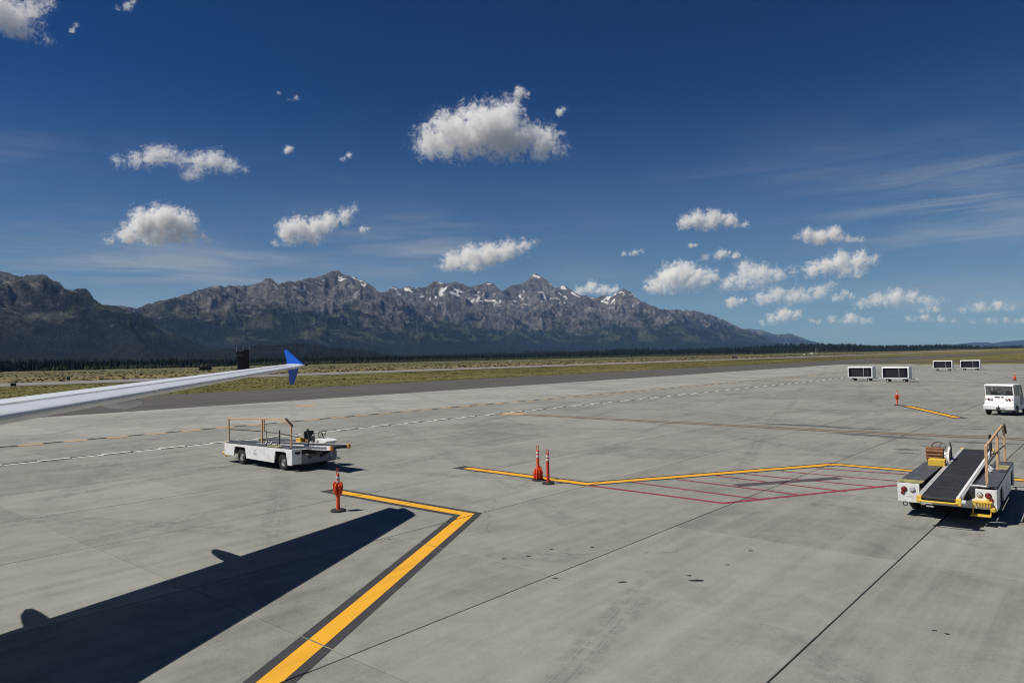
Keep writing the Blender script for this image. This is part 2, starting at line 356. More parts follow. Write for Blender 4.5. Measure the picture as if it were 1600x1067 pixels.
# ------------------------------------------------------------------ the ground: valley floor
def valley_mat():
    m = bpy.data.materials.new('valley_grass'); m.use_nodes = True; t = NT(m.node_tree); pos = geo_pos(t); s, tt, st = st_coords(t, pos)
    k = t.n('ShaderNodeMapping', {0: st, 3: (0.25, 1.0, 1)}).outputs[0]
    a = t.noise(k, 0.035, 9, 0.72, 0.3); b = t.noise(pos, 0.55, 7, 0.75)
    v = t.math('ADD', t.math('MULTIPLY', a, 0.55), t.math('MULTIPLY', b, 0.45))
    g1 = t.ramp(v, (0.36, (0.052, 0.058, 0.020)), (0.46, (0.098, 0.098, 0.034)), (0.55, (0.165, 0.145, 0.060)), (0.64, (0.25, 0.20, 0.10)))
    dry = t.ramp(v, (0.36, (0.075, 0.072, 0.035)), (0.46, (0.15, 0.125, 0.062)), (0.56, (0.23, 0.175, 0.092)), (0.66, (0.29, 0.235, 0.135)))
    sage = t.ramp(v, (0.30, (0.060, 0.066, 0.038)), (0.48, (0.115, 0.112, 0.060)), (0.62, (0.19, 0.165, 0.085)), (0.75, (0.26, 0.21, 0.12)))
    w1 = t.math('ADD', tt, t.math('MULTIPLY', t.math('SUBTRACT', t.noise(k, 0.015, 4, 0.6), 0.5), 120))
    c = t.mix(t.step(w1, 215, 285), g1, dry)
    c = t.mix(t.step(w1, 330, 470), c, sage)
    bs = t.n('ShaderNodeBsdfPrincipled', {'Base Color': c, 'Roughness': 1.0, 'Specular IOR Level': 0.05})
    bn = t.n('ShaderNodeBump', {'Height': b, 'Strength': 0.6, 'Distance': 0.6}); t.t.links.new(bn.outputs[0], bs.inputs['Normal'])
    t.t.links.new(bs.outputs[0], t.n('ShaderNodeOutputMaterial').inputs[0]); return m
VAL = valley_mat()
rad = np.concatenate([[0.0], np.geomspace(20, 34000, 46)]); na = 96
V = [(0, 0, -0.10)]; 
for r in rad[1:]: V += [(r * math.cos(2 * math.pi * i / na), r * math.sin(2 * math.pi * i / na), -0.10) for i in range(na)]
Fq = []
for j in range(len(rad) - 2):
    for i in range(na):
        a = 1 + j * na + i; b = 1 + j * na + (i + 1) % na; Fq.append((a, b, b + na, a + na))
F0 = [(0, 1 + i, 1 + (i + 1) % na) for i in range(na)]
me = bpy.data.meshes.new('valley_floor'); me.from_pydata(V, [], F0 + Fq); me.materials.append(VAL)
gr = bpy.data.objects.new('valley_floor', me); col.objects.link(gr); struct(gr)

def sheet(name, poly, z, mat):
    o = MB().add([(x, y, z) for x, y in poly], [tuple(range(len(poly)))]).build(name, mat); return struct(o)
# parallel taxiway of dark asphalt, runway beyond, connector on the right
sheet('taxiway', [ST(-260, 71), ST(250, 71), ST(330, 71), ST(1400, 71), ST(1400, 104), ST(-260, 107)], -0.035, ASPH)
sheet('runway', [ST(-700, 211), ST(1900, 211), ST(1900, 256), ST(-700, 256)], -0.035, RWY)
sheet('runway_shoulder', [ST(-700, 207.5), ST(1900, 207.5), ST(1900, 210.9), ST(-700, 210.9)], -0.045, ASPH)
sheet('runway_shoulder', [ST(-700, 256.1), ST(1900, 256.1), ST(1900, 259), ST(-700, 259)], -0.045, ASPH)
sheet('connector_taxiway', [ST(262, 70.9), ST(292, 70.9), ST(286, -60), ST(262, -60)], -0.040, ASPH)
sheet('connector_taxiway', [ST(520, 104.2), ST(560, 104.2), ST(600, 207.4), ST(555, 207.4)], -0.040, ASPH)
sheet('taxi_lane', [ST(-260, 46.2), ST(236, 46.2), ST(246, 70.95), ST(-260, 70.95)], -0.012, CONC_TAXI)

# ------------------------------------------------------------------ apron: slabs with joints
DS, DT, S0, T0 = 4.82, 4.94, 6.13, 3.62
SMIN, SMAX, TMIN, TMAX = -75, 232, -70, 46.1
GS, GT = 0.008, 0.013            # half joint widths
cells = []
for i in range(int((SMIN - S0) // DS) + 1, int((SMAX - S0) // DS)):
    for j in range(int((TMIN - T0) // DT) + 1, int((TMAX - T0) // DT)):
        s0 = S0 + i * DS; t0 = T0 + j * DT; t1 = t0 + DT
        c = SA * (s0 + DS / 2) + TA * (t0 + DT / 2)
        cells.append((i, j, c))
JT = int((TMAX - T0) // DT); TTOP = T0 + JT * DT
sheet('apron_base', [ST(SMIN - 1, TMIN - 1), ST(SMAX - 3, TMIN - 1), ST(SMAX - 3, 46.15), ST(SMIN - 1, 46.15)], -0.022, SEAL)
def slab_mesh():
    hx, hy, ch = DS / 2 - GS, DT / 2 - GT, 0.007
    b = MB(); vs = []
    for k, z in ((0, -0.10), (0, -ch), (ch, 0.0)): vs += [((hx - k) * x, (hy - k) * y, z) for x, y in ((-1, -1), (1, -1), (1, 1), (-1, 1))]
    fs = [(8, 9, 10, 11)] + [(4 * l + k, 4 * l + (k + 1) % 4, 4 * l + 4 + (k + 1) % 4, 4 * l + 4 + k) for l in (0, 1) for k in range(4)]
    return b.add(vs, fs)
smb = slab_mesh(); sme = smb.mesh('slab'); sme.materials.append(CONC)
apron = bpy.data.objects.new('apron', None); col.objects.link(apron); struct(apron)
RZ = math.pi / 2 - AX
def area_in_view(c):
    x, y = c
    if y < 6.5 or abs(x / y) > 0.80: return 0
    return 1.0 / (x * x + y * y) ** 1.5
order = sorted(cells, key=lambda q: -area_in_view(q[2]))
near = [q for q in order if area_in_view(q[2]) > 0][:290]; nearset = {(q[0], q[1]) for q in near}
for i, j, c in near:
    o = bpy.data.objects.new('slab', sme); col.objects.link(o); o.parent = apron
    o.location = (c[0], c[1], random.uniform(-0.0015, 0.0015)); o.rotation_euler = (0, 0, RZ)
fv = np.array(smb.v); ca, sa = math.cos(RZ), math.sin(RZ); fv = np.stack([fv[:, 0] * ca - fv[:, 1] * sa, fv[:, 0] * sa + fv[:, 1] * ca, fv[:, 2]], 1)
rest = [q for q in cells if (q[0], q[1]) not in nearset]
Vr = np.concatenate([fv + np.array([c[0], c[1], 0]) for _, _, c in rest]); Fr = np.concatenate([np.array(smb.f) + k * len(fv) for k in range(len(rest))])
o = np_mesh('far_slabs', Vr, Fr, CONC_FAR); o.parent = apron; o['kind'] = 'stuff'
# strip between the last slab row and the boundary line
if 46.1 - TTOP > 0.05: 
    b = MB(); P = [ST(SMIN, TTOP + GT), ST(SMAX - 5, TTOP + GT), ST(SMAX - 5, 46.12), ST(SMIN, 46.12)]
    b.add([(x, y, -0.004) for x, y in P], [(0, 1, 2, 3)]); o = b.build('edge_strip', CONC_FAR); o.parent = apron

# ------------------------------------------------------------------ painted markings, broken at the joints
def clip(poly, nx, ny, d):            # keep nx*x+ny*y <= d
    out = []
    for k in range(len(poly)):
        p, q = poly[k], poly[(k + 1) % len(poly)]; a = nx * p[0] + ny * p[1] - d; b = nx * q[0] + ny * q[1] - d
        if a <= 0: out.append(p)
        if (a < 0 < b) or (b < 0 < a):
            u = a / (a - b); out.append((p[0] + (q[0] - p[0]) * u, p[1] + (q[1] - p[1]) * u))
    return out
def clip_cells(poly):
    """poly in (s,t); yields its pieces inside each slab"""
    ss = [p[0] for p in poly]; ts = [p[1] for p in poly]
    for i in range(int((min(ss) - S0) // DS), int((max(ss) - S0) // DS) + 1):
        for j in range(int((min(ts) - T0) // DT), int((max(ts) - T0) // DT) + 1):
            q = poly
            for a in ((-1, 0, -(S0 + i * DS + GS + .006)), (1, 0, S0 + (i + 1) * DS - GS - .006), (0, -1, -(T0 + j * DT + GT + .006)), (0, 1, T0 + (j + 1) * DT - GT - .006)):
                q = clip(q, *a)
                if len(q) < 3: break
            if len(q) >= 3: yield q
def to_st(p): p = np.array(p); return (float(p @ SA), float(p @ TA))
def ribbon_quads(pts, w0, w1):
    """offset polyline with mitred corners; strip between side offsets w0 and w1"""
    P = [np.array(p) for p in pts]; L = []
    for k in range(len(P)):
        dirs = []
        if k > 0: d = P[k] - P[k - 1]; dirs.append(d / np.linalg.norm(d))
        if k < len(P) - 1: d = P[k + 1] - P[k]; dirs.append(d / np.linalg.norm(d))
        n = [np.array([-d[1], d[0]]) for d in dirs]
        m = sum(n); m = m / np.linalg.norm(m); m = m / max(0.25, m @ n[0]); L.append(m)
    return [[tuple(P[k] + L[k] * w0), tuple(P[k + 1] + L[k + 1] * w0), tuple(P[k + 1] + L[k + 1] * w1), tuple(P[k] + L[k] * w1)] for k in range(len(P) - 1)]
def marking(name, quads, mat, z=0.006, split=True):
    b = MB()
    for q in quads:
        for pc in (clip_cells([to_st(p) for p in q]) if split else [[to_st(p) for p in q]]):
            b.add([(*ST(*p), z) for p in pc], [tuple(range(len(pc)))])
    return struct(b.build(name, mat))
def lead_line(pts, wy=0.17, wb=0.35, ext=0.45, split=True):
    P = [np.array(p) for p in pts]
    marking('yellow_line', ribbon_quads(P, -wy, wy), P_YEL, split=split)
    d0 = P[0] - P[1]; d0 /= np.linalg.norm(d0); d1 = P[-1] - P[-2]; d1 /= np.linalg.norm(d1)
    B = [P[0] + d0 * ext] + P[1:-1] + [P[-1] + d1 * ext]
    qs = ribbon_quads(B, wy + .004, wb) + ribbon_quads(B, -wb, -wy - .004)
    for p, d in ((P[0], d0), (P[-1], d1)):
        n = np.array([-d[1], d[0]]); qs.append([tuple(p + d * .004 + n * wy), tuple(p + d * ext + n * wy), tuple(p + d * ext - n * wy), tuple(p + d * .004 - n * wy)])
    marking('line_border', qs, P_BLK, split=split)
lead_line([G(526, 767.6), G(731, 803.6), G(380, 1100), G(-500, 1700)])
lead_line([G(728, 731.2), G(917, 756), G(1304, 725.3), G(1640, 753.5)], 0.18, 0.33)
lead_line([G(1418, 634.5), G(1496, 652.5)], 0.22, 0.42)
# red hatched safety area
def red(p, q, w=0.075): return ribbon_quads([G(*p), G(*q)], -w, w)
marking('red_hatch_marking', ribbon_quads([G(922, 758.5), G(1130, 786), G(1480, 749.5)], -.09, .09), P_RED, z=0.0052)
qs = []
for p, q in (((989, 753.6), (1192, 780.6)), ((1056, 748.4), (1258, 774)), ((1120, 743.2), (1322, 768)), ((1163, 740.5), (1380, 761.5)), ((1221, 736.2), (1440, 754.5)), ((1275, 731.5), (1480, 745.5))):
    qs += red(p, q)
marking('red_hatch_marking', qs, P_RED, z=0.0038)
marking('patched_bar_marking', ribbon_quads([G(1150, 758.5), G(1312, 746.5)], -.2, .2), paint_mat('dark_patch_paint', (0.075, 0.055, 0.065), 0.4, under=(0.13, 0.10, 0.11)), z=0.0085)
# worn lead-in line with its oval ends
lw = [G(822, 648), G(1131, 664), G(1300, 673), G(1640, 688)]
marking('worn_line', ribbon_quads(lw, -.18, .18), P_WORN)
marking('worn_line_border', ribbon_quads(lw, .19, .50) + ribbon_quads(lw, -.50, -.19), P_WBLK)
def oval(c, rs, rt, mat):
    p = np.array(to_st(c)); marking('oval_marking', [[ST(p[0] + rs * math.cos(a), p[1] + rt * math.sin(a)) for a in np.linspace(0, 2 * math.pi, 25)[:-1]]], mat, split=True)
oval(G(800, 646.3), 1.2, 1.15, P_FYEL)
cst = to_st(G(478, 634))
struct(MB().add([(*ST(cst[0] + 1.1 * math.cos(a), cst[1] + 1.1 * math.sin(a)), -0.006) for a in np.linspace(0, 2 * math.pi, 25)[:-1]], [tuple(range(24))]).build('oval_marking', P_FYEL))
# boundary lines along the apron edge: yellow/black dashes and white/black dashes
def dashes(name, A, B, wdt, period, mats, zz, duty=0.5):
    A = np.array(A); B = np.array(B); d = B - A; L = np.linalg.norm(d); d = d / L; n = np.array([-d[1], d[0]])
    qa, qb = [], []; x = 0.0
    while x < L:
        for k, lst in ((0, qa), (1, qb)):
            a = x + (period * duty if k else 0); e = a + period * ((1 - duty) if k else duty)
            lst.append([tuple(A + d * a - n * wdt), tuple(A + d * e - n * wdt), tuple(A + d * e + n * wdt), tuple(A + d * a + n * wdt)])
        x += period
    for q, m, nm in ((qa, mats[0], name), (qb, mats[1], name + '_gap')): marking(nm, q, m, z=zz, split=False)
def dash_rows(A, B, rows):
    A = np.array(A); B = np.array(B); d = B - A; L = np.linalg.norm(d); d = d / L; n = np.array([-d[1], d[0]])
    for nm, mat, o0, o1, per, ph_, ln, zz in rows:
        qs = []; x = ph_
        while x < L: qs.append([tuple(A + d * x + n * o0), tuple(A + d * (x + ln) + n * o0), tuple(A + d * (x + ln) + n * o1), tuple(A + d * x + n * o1)]); x += per
        marking(nm, qs, mat, z=zz, split=False)
dash_rows(G(-330, 728), G(1330, 581.8), (('boundary_dash', P_FYEL, -.36, .36, 2.2, 0.0, 1.2, .007), ('boundary_gap', P_JET, -.05, .36, 2.2, 1.2, 1.0, .007)))
WD = 1.32
dash_rows(G(-330, 761), G(1462, 575.6), (('service_road_dash', P_WHT, 0.0, .25, 2 * WD, 0.0, WD, .007), ('service_road_dash', P_WHT, -.25, 0.0, 2 * WD, WD, WD, .007),
    ('service_road_gap', P_JET, .002, .30, 2 * WD, WD, WD, .0065), ('service_road_gap', P_JET, -.30, -.002, 2 * WD, 0.0, WD, .0065)))
# dark rubber and tar patches
for (a, b, wd) in (((1180, 661), (1330, 668), .55), ((1300, 676), (1460, 687), .45), ((1290, 667.5), (1400, 671.5), .30), ((1480, 690), (1600, 694), .30), ((1440, 697), (1480, 698.5), .2), ((1395, 702), (1440, 702.5), .15), ((1395, 706.5), (1440, 709), .15), ((1475, 664.5), (1560, 668.5), .16), ((1500, 669.5), (1545, 670.5), .12)):
    A = np.array(G(*a)); B = np.array(G(*b)); nrm = np.array([-(B - A)[1], (B - A)[0]]); nrm /= np.linalg.norm(nrm); N = 14; up_, dn = [], []
    for k in range(N + 1):
        u = k / N; hw = wd * math.sin(math.pi * (0.04 + 0.92 * u)) ** 0.6 * random.uniform(0.5, 1.2); c = A + (B - A) * u + nrm * random.uniform(-.1, .1) * wd
        up_.append(tuple(c + nrm * hw)); dn.append(tuple(c - nrm * hw))
    marking('tar_streak', [[up_[k], up_[k + 1], dn[k + 1], dn[k]] for k in range(N)], P_BLK if random.random() < .4 else P_WBLK, z=0.0035, split=False)

# small tar spots and crumbs on the concrete
TAR = pmat('tar', (0.016, 0.016, 0.017), 0.7)
for px, py, rd in ((868, 903, .06), (973, 909, .085), (1088, 906.5, .13), (1077, 899, .06), (1137, 882, .06), (826, 868.5, .06), (787, 872.5, .06), (861, 858, .05), (608, 842, .05), (1173, 860, .07), (925, 854.5, .06), (1460, 985, .05), (1480, 990, .05)):
    g = G(px, py); n = 11; ra = random.uniform(0, 6.28)
    rim_ = [(.75 * rd * random.uniform(.55, 1.15) * (1.5 * math.cos(q)), .75 * rd * random.uniform(.45, .9) * math.sin(q)) for q in np.linspace(0, 2 * math.pi, n + 1)[:-1]]
    vs = [(g[0] + x * math.cos(ra * .1) , g[1] + y, .003) for x, y in rim_] + [(g[0], g[1], .012)]
    struct(MB().add(vs, [(k, (k + 1) % n, n) for k in range(n)]).build('tar_spot', TAR))

# ------------------------------------------------------------------ mountains, hills
def hash2(ix, iy, seed):
    h = (ix.astype(np.int64) * 374761393 + iy.astype(np.int64) * 668265263 + seed * 974634777) & 0x7fffffff
    h = (h ^ (h >> 13)) * 1274126177 & 0x7fffffff
    return ((h ^ (h >> 16)) & 0xffff) / 65535.0
def vnoise(x, y, seed):
    ix = np.floor(x); iy = np.floor(y); fx = x - ix; fy = y - iy; ix = ix.astype(np.int64); iy = iy.astype(np.int64)
    fx = fx * fx * fx * (fx * (fx * 6 - 15) + 10); fy = fy * fy * fy * (fy * (fy * 6 - 15) + 10)
    a = hash2(ix, iy, seed); b = hash2(ix + 1, iy, seed); c = hash2(ix, iy + 1, seed); d = hash2(ix + 1, iy + 1, seed)
    return (a + (b - a) * fx) * (1 - fy) + (c + (d - c) * fx) * fy
def ridged(x, y, seed, octv=5, gain=0.52):
    s = 0; a = 1; tot = 0; w_ = 1
    for k in range(octv):
        n = 1 - np.abs(2 * vnoise(x, y, seed + k) - 1); n = n * n
        s = s + n * a * w_; w_ = np.clip(n * 1.6, 0, 1); tot += a; a *= gain; x, y = x * 1.93 + y * 0.55, y * 1.93 - x * 0.55
    return s / tot
def fbm(x, y, seed, octv=5):
    s = 0; a = 1; tot = 0
    for k in range(octv):
        s = s + vnoise(x, y, seed + k) * a; tot += a; a *= .5; x, y = x * 1.97 + y * .4, y * 1.97 - x * .4
    return s / tot
NPH, PH0, PH1 = 1900, R_(-64), R_(58)
ph = np.linspace(PH0, PH1, NPH)
rr = np.concatenate([np.geomspace(1500, 4200, 36), np.arange(4280, 17600, 62), np.arange(17700, 24000, 140), np.geomspace(24200, 33500, 46)])
PHg, RRg = np.meshgrid(ph, rr, indexing='ij'); X = RRg * np.sin(PHg); Y = RRg * np.cos(PHg)
Hh = np.full(X.shape, -4.0)
def dirat(px, py):
    d = ray(px, py); hd = math.hypot(d[0], d[1]); return math.atan2(d[0], d[1]), d[2] / hd
def crest(pts):                       # (px, py, range m) -> (x, y, z)
    out = []
    for px, py, r in pts:
        a, e = dirat(px, py); out.append((r * math.sin(a), r * math.cos(a), CAM_H + r * e))
    return out
def raise_seg(p, q, prof):
    """max-blend the flanks of a ridge segment into the height field"""
    p = np.array(p); q = np.array(q); W = max(prof(p[2])[0], prof(q[2])[0])
    rp = [math.hypot(*p[:2]), math.hypot(*q[:2])]; ap = [math.atan2(p[0], p[1]), math.atan2(q[0], q[1])]
    r_lo, r_hi = min(rp) - W, max(rp) + W; da = W / max(min(rp), 2500)
    i0 = np.searchsorted(ph, min(ap) - da); i1 = np.searchsorted(ph, max(ap) + da); j0 = np.searchsorted(rr, r_lo); j1 = np.searchsorted(rr, r_hi)
    if i1 <= i0 or j1 <= j0: return
    x = X[i0:i1, j0:j1]; y = Y[i0:i1, j0:j1]; d = q[:2] - p[:2]; L2 = d @ d + 1e-6
    u = np.clip(((x - p[0]) * d[0] + (y - p[1]) * d[1]) / L2, 0, 1)
    dist = np.hypot(x - p[0] - u * d[0], y - p[1] - u * d[1]) ; z = p[2] + u * (q[2] - p[2])
    h = prof(z)[1](dist, z); Hh[i0:i1, j0:j1] = np.maximum(Hh[i0:i1, j0:j1], h)
def flank(wscale, pw):
    def prof(z):
        W = np.max(z) * wscale
        return W, lambda d, zz: zz * np.clip(1 - d / (zz * wscale + 1), 0, 1) ** pw - 2
    return prof
def spurs(C, every, direc, reach, seed, top=0.94, steep=0.62):
    r_ = random.Random(seed); acc = every * 0.5
    for p, q in zip(C, C[1:]):
        L = math.hypot(q[0] - p[0], q[1] - p[1]); acc += L
        while acc > every:
            acc -= every * r_.uniform(0.65, 1.35); u = r_.random()
            b = [p[k] + (q[k] - p[k]) * u for k in range(3)]
            if b[2] < 200: continue
            ang = math.atan2(direc[1], direc[0]) + r_.uniform(-.35, .35); n = 9; len_ = b[2] * reach * r_.uniform(0.8, 1.15)
            prev = (b[0], b[1], b[2] * top); x, y = b[0], b[1]; tf = r_.uniform(0.85, 1.0)
            for k in range(1, n + 1):
                ang += r_.uniform(-.22, .22); x += math.cos(ang) * len_ / n; y += math.sin(ang) * len_ / n
                f = 1 - k / n; z = b[2] * top * tf * (0.62 * f + 0.38 * f ** 2.2) * r_.uniform(0.93, 1.05)
                cur = (x, y, max(z, 1)); 
                raise_seg(prev, cur, lambda zz: (np.max(zz) / steep, lambda d, q_: q_ - d * steep)); prev = cur
SK = {
 'left': [(-1450, 590, 4700), (-1150, 470, 5100), (-900, 425, 5300), (-650, 410, 5500), (-420, 402, 5600), (-300, 415, 5800), (-200, 408, 6000), (-100, 420, 6200), (-40, 428, 6400), (0, 440, 6500), (18, 436, 6500), (34, 431.5, 6500), (56.5, 429, 6500), (73.5, 431, 6500), (84, 439, 6500), (92, 441, 6500), (101, 451, 6500), (110, 452.5, 6500), (118, 452, 6500), (128.6, 450.4, 6450), (138, 454, 6400), (147, 468, 6300), (163, 479, 6150), (184, 497, 5900), (205, 515.5, 5600), (218, 531, 5300), (239, 548, 4900)],
 'leftback': [(-120, 418, 8800), (-40, 421, 8800), (0, 424, 8800), (13, 426, 8800), (40, 436, 8800)],
 'gap': [(120, 476, 11500), (160, 476, 11500), (194, 478, 11500), (215, 482, 11500), (240, 486, 11500)],
 'mid': [(196, 520, 7900), (206, 498, 8300), (215, 482, 8700), (226, 476, 8900), (257, 469, 9000), (283, 462, 9100), (310, 452.5, 9300), (336, 447, 9500), (367, 447, 9700), (394, 444.6, 9800), (408, 440.7, 9800), (418, 435, 9800), (426, 437, 9900), (434, 444, 10100), (450, 439, 10300), (460, 440.7, 10400), (486.6, 434, 10700), (507.6, 429.4, 11000), (515.5, 425, 11100), (527, 422, 11100), (536.5, 429, 11200), (557.5, 434, 11400), (570.6, 439.4, 11600), (581, 447, 11800), (590, 455, 12100), (602, 455.6, 12500), (615, 446.7, 12800), (623, 451, 12900), (636, 447.8, 13000), (652, 450, 13200), (665, 448.6, 13300), (675.6, 440.7, 13500), (685, 439.4, 13600), (696.6, 443.3, 13700), (709.7, 440.7, 13800), (723, 443.3, 14000), (733, 448.6, 14100), (749, 444.6, 14200), (762, 439.4, 14400), (775, 447, 14600), (784.6, 455, 14700), (791, 450, 14800), (804, 444.6, 15000), (812, 443, 15100), (823.6, 438, 15300), (831.5, 430, 15400), (838, 427.2, 15500), (844.6, 431.5, 15500), (854, 436.7, 15400), (863, 446, 15300), (868, 451, 15200), (881.4, 446, 15200), (892, 452.5, 15200), (905, 460.4, 15200), (913, 461.7, 15200), (931, 465.6, 15200), (941.7, 462, 15200), (957.5, 463, 15200), (968, 453.8, 15200), (976, 450.5, 15200), (983.7, 455, 15300), (997, 468, 15400), (1010, 473.5, 15600), (1028, 481.4, 15900), (1049, 484, 16300), (1073, 484, 16600), (1089, 486.6, 16900), (1112, 492, 17300), (1133, 501, 17800), (1152, 510, 18300), (1168, 517, 18800), (1195, 528, 19400), (1240, 541, 20200)],
 'north': [(1140, 517, 26000), (1160, 515, 26000), (1170, 512.8, 26000), (1180.6, 515.3, 26000), (1190.5, 515.3, 26000), (1209, 522, 26400), (1220, 522, 26700), (1232.5, 520.6, 27000), (1245.6, 524.5, 27400), (1266.6, 532.4, 28000), (1285, 537, 28400), (1310, 543, 29000)],
 'east': [(1440, 546, 31000), (1463.5, 543, 31000), (1495, 537.6, 31000), (1518.6, 535, 31000), (1542, 534.2, 31000), (1552.7, 536.3, 31000), (1568.5, 533.7, 31000), (1600, 531, 31000), (1680, 524, 31000), (1800, 520, 31000), (2000, 522, 31000), (2250, 528, 31000)],
}
NJ = 0
def densify(pts, jag):
    out = [pts[0]]; r_ = random.Random(3)
    for p, q in zip(pts, pts[1:]):
        n = max(1, int(abs(q[0] - p[0]) / 3.2))
        for k in range(1, n + 1):
            u = k / n; out.append(tuple(p[i] + (q[i] - p[i]) * u + ((r_.uniform(-jag, jag) if k < n else 0) if i == 1 else (r_.uniform(-45, 45) if i == 2 else 0)) for i in range(3)))
    return out
front = (0.72, -0.69)
sky_t = np.full(NPH, -1.0)
CR = {}
for k, pts in SK.items():
    C = crest(densify(pts, 1.7 if k in ('mid', 'left') else 0.5)); CR[k] = C
    fl = flank(2.3 if k in ('mid', 'north') else 2.1 if k != 'east' else 5.0, 1.35)
    for p, q in zip(C, C[1:]): raise_seg(p, q, fl)
    az = np.array([math.atan2(c[0], c[1]) for c in C]); el = np.array([(c[2] - CAM_H) / math.hypot(c[0], c[1]) for c in C])
    o_ = np.argsort(az); sky_t = np.maximum(sky_t, np.interp(ph, az[o_], el[o_], left=-1, right=-1))
spurs(CR['left'], 420, (0.8, -0.6), 1.75, 11); spurs(CR['left'], 300, (0.55, -0.8), 0.9, 12, 0.97, 0.8)
spurs(CR['mid'], 520, (0.62, -0.78), 2.35, 21, 0.9, 0.55); spurs(CR['mid'], 300, (0.5, -0.86), 1.0, 22, 0.95, 0.8); spurs(CR['mid'], 380, (0.8, -0.6), 1.7, 23, 0.80, 0.6)
spurs(CR['north'], 900, front, 2.2, 31, 0.9, 0.5)
# lower wooded hills in front of the range
def hill(px0, px1, pyt, r, wid):
    a0, _ = dirat(px0, pyt); a1, _ = dirat(px1, pyt); _, e = dirat((px0 + px1) / 2, pyt); zt = CAM_H + r * e
    am = (a0 + a1) / 2; ha = (a1 - a0) / 2
    prof = np.clip(1 - ((PHg - am) / ha) ** 2, 0, 1) ** 0.8 * np.clip(1 - np.abs(RRg - r) / wid, 0, 1) ** 0.9
    hh = zt * prof * (0.82 + 0.36 * fbm(X / 420, Y / 420, 91)) - 3
    np.maximum(Hh, hh, out=Hh)
hill(205, 640, 541, 4600, 1300); hill(-260, 260, 556, 4300, 1100); hill(560, 1130, 549, 5200, 1500)
hill(960, 1480, 542.5, 4300, 900); hill(1120, 1400, 538.5, 4700, 700); hill(1290, 1540, 542.0, 4900, 700); hill(820, 1250, 545.5, 4000, 800)
# erosion: ridged noise that grows with height and vanishes on the crest itself
elev = (Hh - CAM_H) / RRg
tmax = np.maximum(sky_t, 0.002)[:, None]
room = np.clip((tmax - elev) / (tmax * 0.10), 0.10, 1.0)
wx = X + 260 * (fbm(X / 900, Y / 900, 5) - .5) * 2; wy = Y + 260 * (fbm(X / 900, Y / 900, 6) - .5) * 2
Hm = np.clip(Hh, 0, None)
amp = np.clip(Hm / 600, 0, 1)
n1 = ridged(wx / 1150, wy / 1150, 41, 6, 0.6); n2 = ridged(wx / 330, wy / 330, 51, 5, 0.65)
gul = ridged((wx * 0.62 - wy * 0.78) / 260 * -1, (wx * 0.78 + wy * 0.62) / 1300, 61, 4, 0.6)     # gullies that run down the front
Hh = Hh + amp * room * (Hm * 0.20 * (n1 - 0.42) + 150 * (n2 - 0.35) + 170 * (gul - 0.4)) + amp * 16 * (fbm(X / 70, Y / 70, 71, 3) - .5)
# nothing rises above the outline of the crest seen from the valley; the crest keeps its outline
j_c = np.argmax(np.where(RRg > 5000, (Hh - CAM_H) / RRg, -1), axis=1)
cap = CAM_H + RRg * tmax
Hh = np.where((Hh > cap) & (tmax > 0.004), cap - 0.25 * np.minimum(Hh - cap, 200), Hh)
elev = (Hh - CAM_H) / RRg; jm = np.argmax(elev, axis=1); ii = np.arange(NPH)
delta = (cap[ii, jm] - Hh[ii, jm]); ok = sky_t > 0.004
delta = np.where(ok & (np.abs(delta) < 260), delta, 0)
Hh = Hh + delta[:, None] * np.exp(-((RRg - rr[jm][:, None]) / 220) ** 2)
Hh = np.where(Hh < 1.0, np.minimum(Hh, -1.5), Hh)
nr = len(rr); idx = np.arange(NPH * nr).reshape(NPH, nr)
Vt = np.stack([X, Y, Hh], -1).reshape(-1, 3)
Ft = np.stack([idx[:-1, :-1], idx[1:, :-1], idx[1:, 1:], idx[:-1, 1:]], -1).reshape(-1, 4)
keep = (Hh.reshape(-1)[Ft].max(1) > -1.4); Ft = Ft[keep]
used = np.unique(Ft); remap = np.zeros(len(Vt), np.int64); remap[used] = np.arange(len(used))

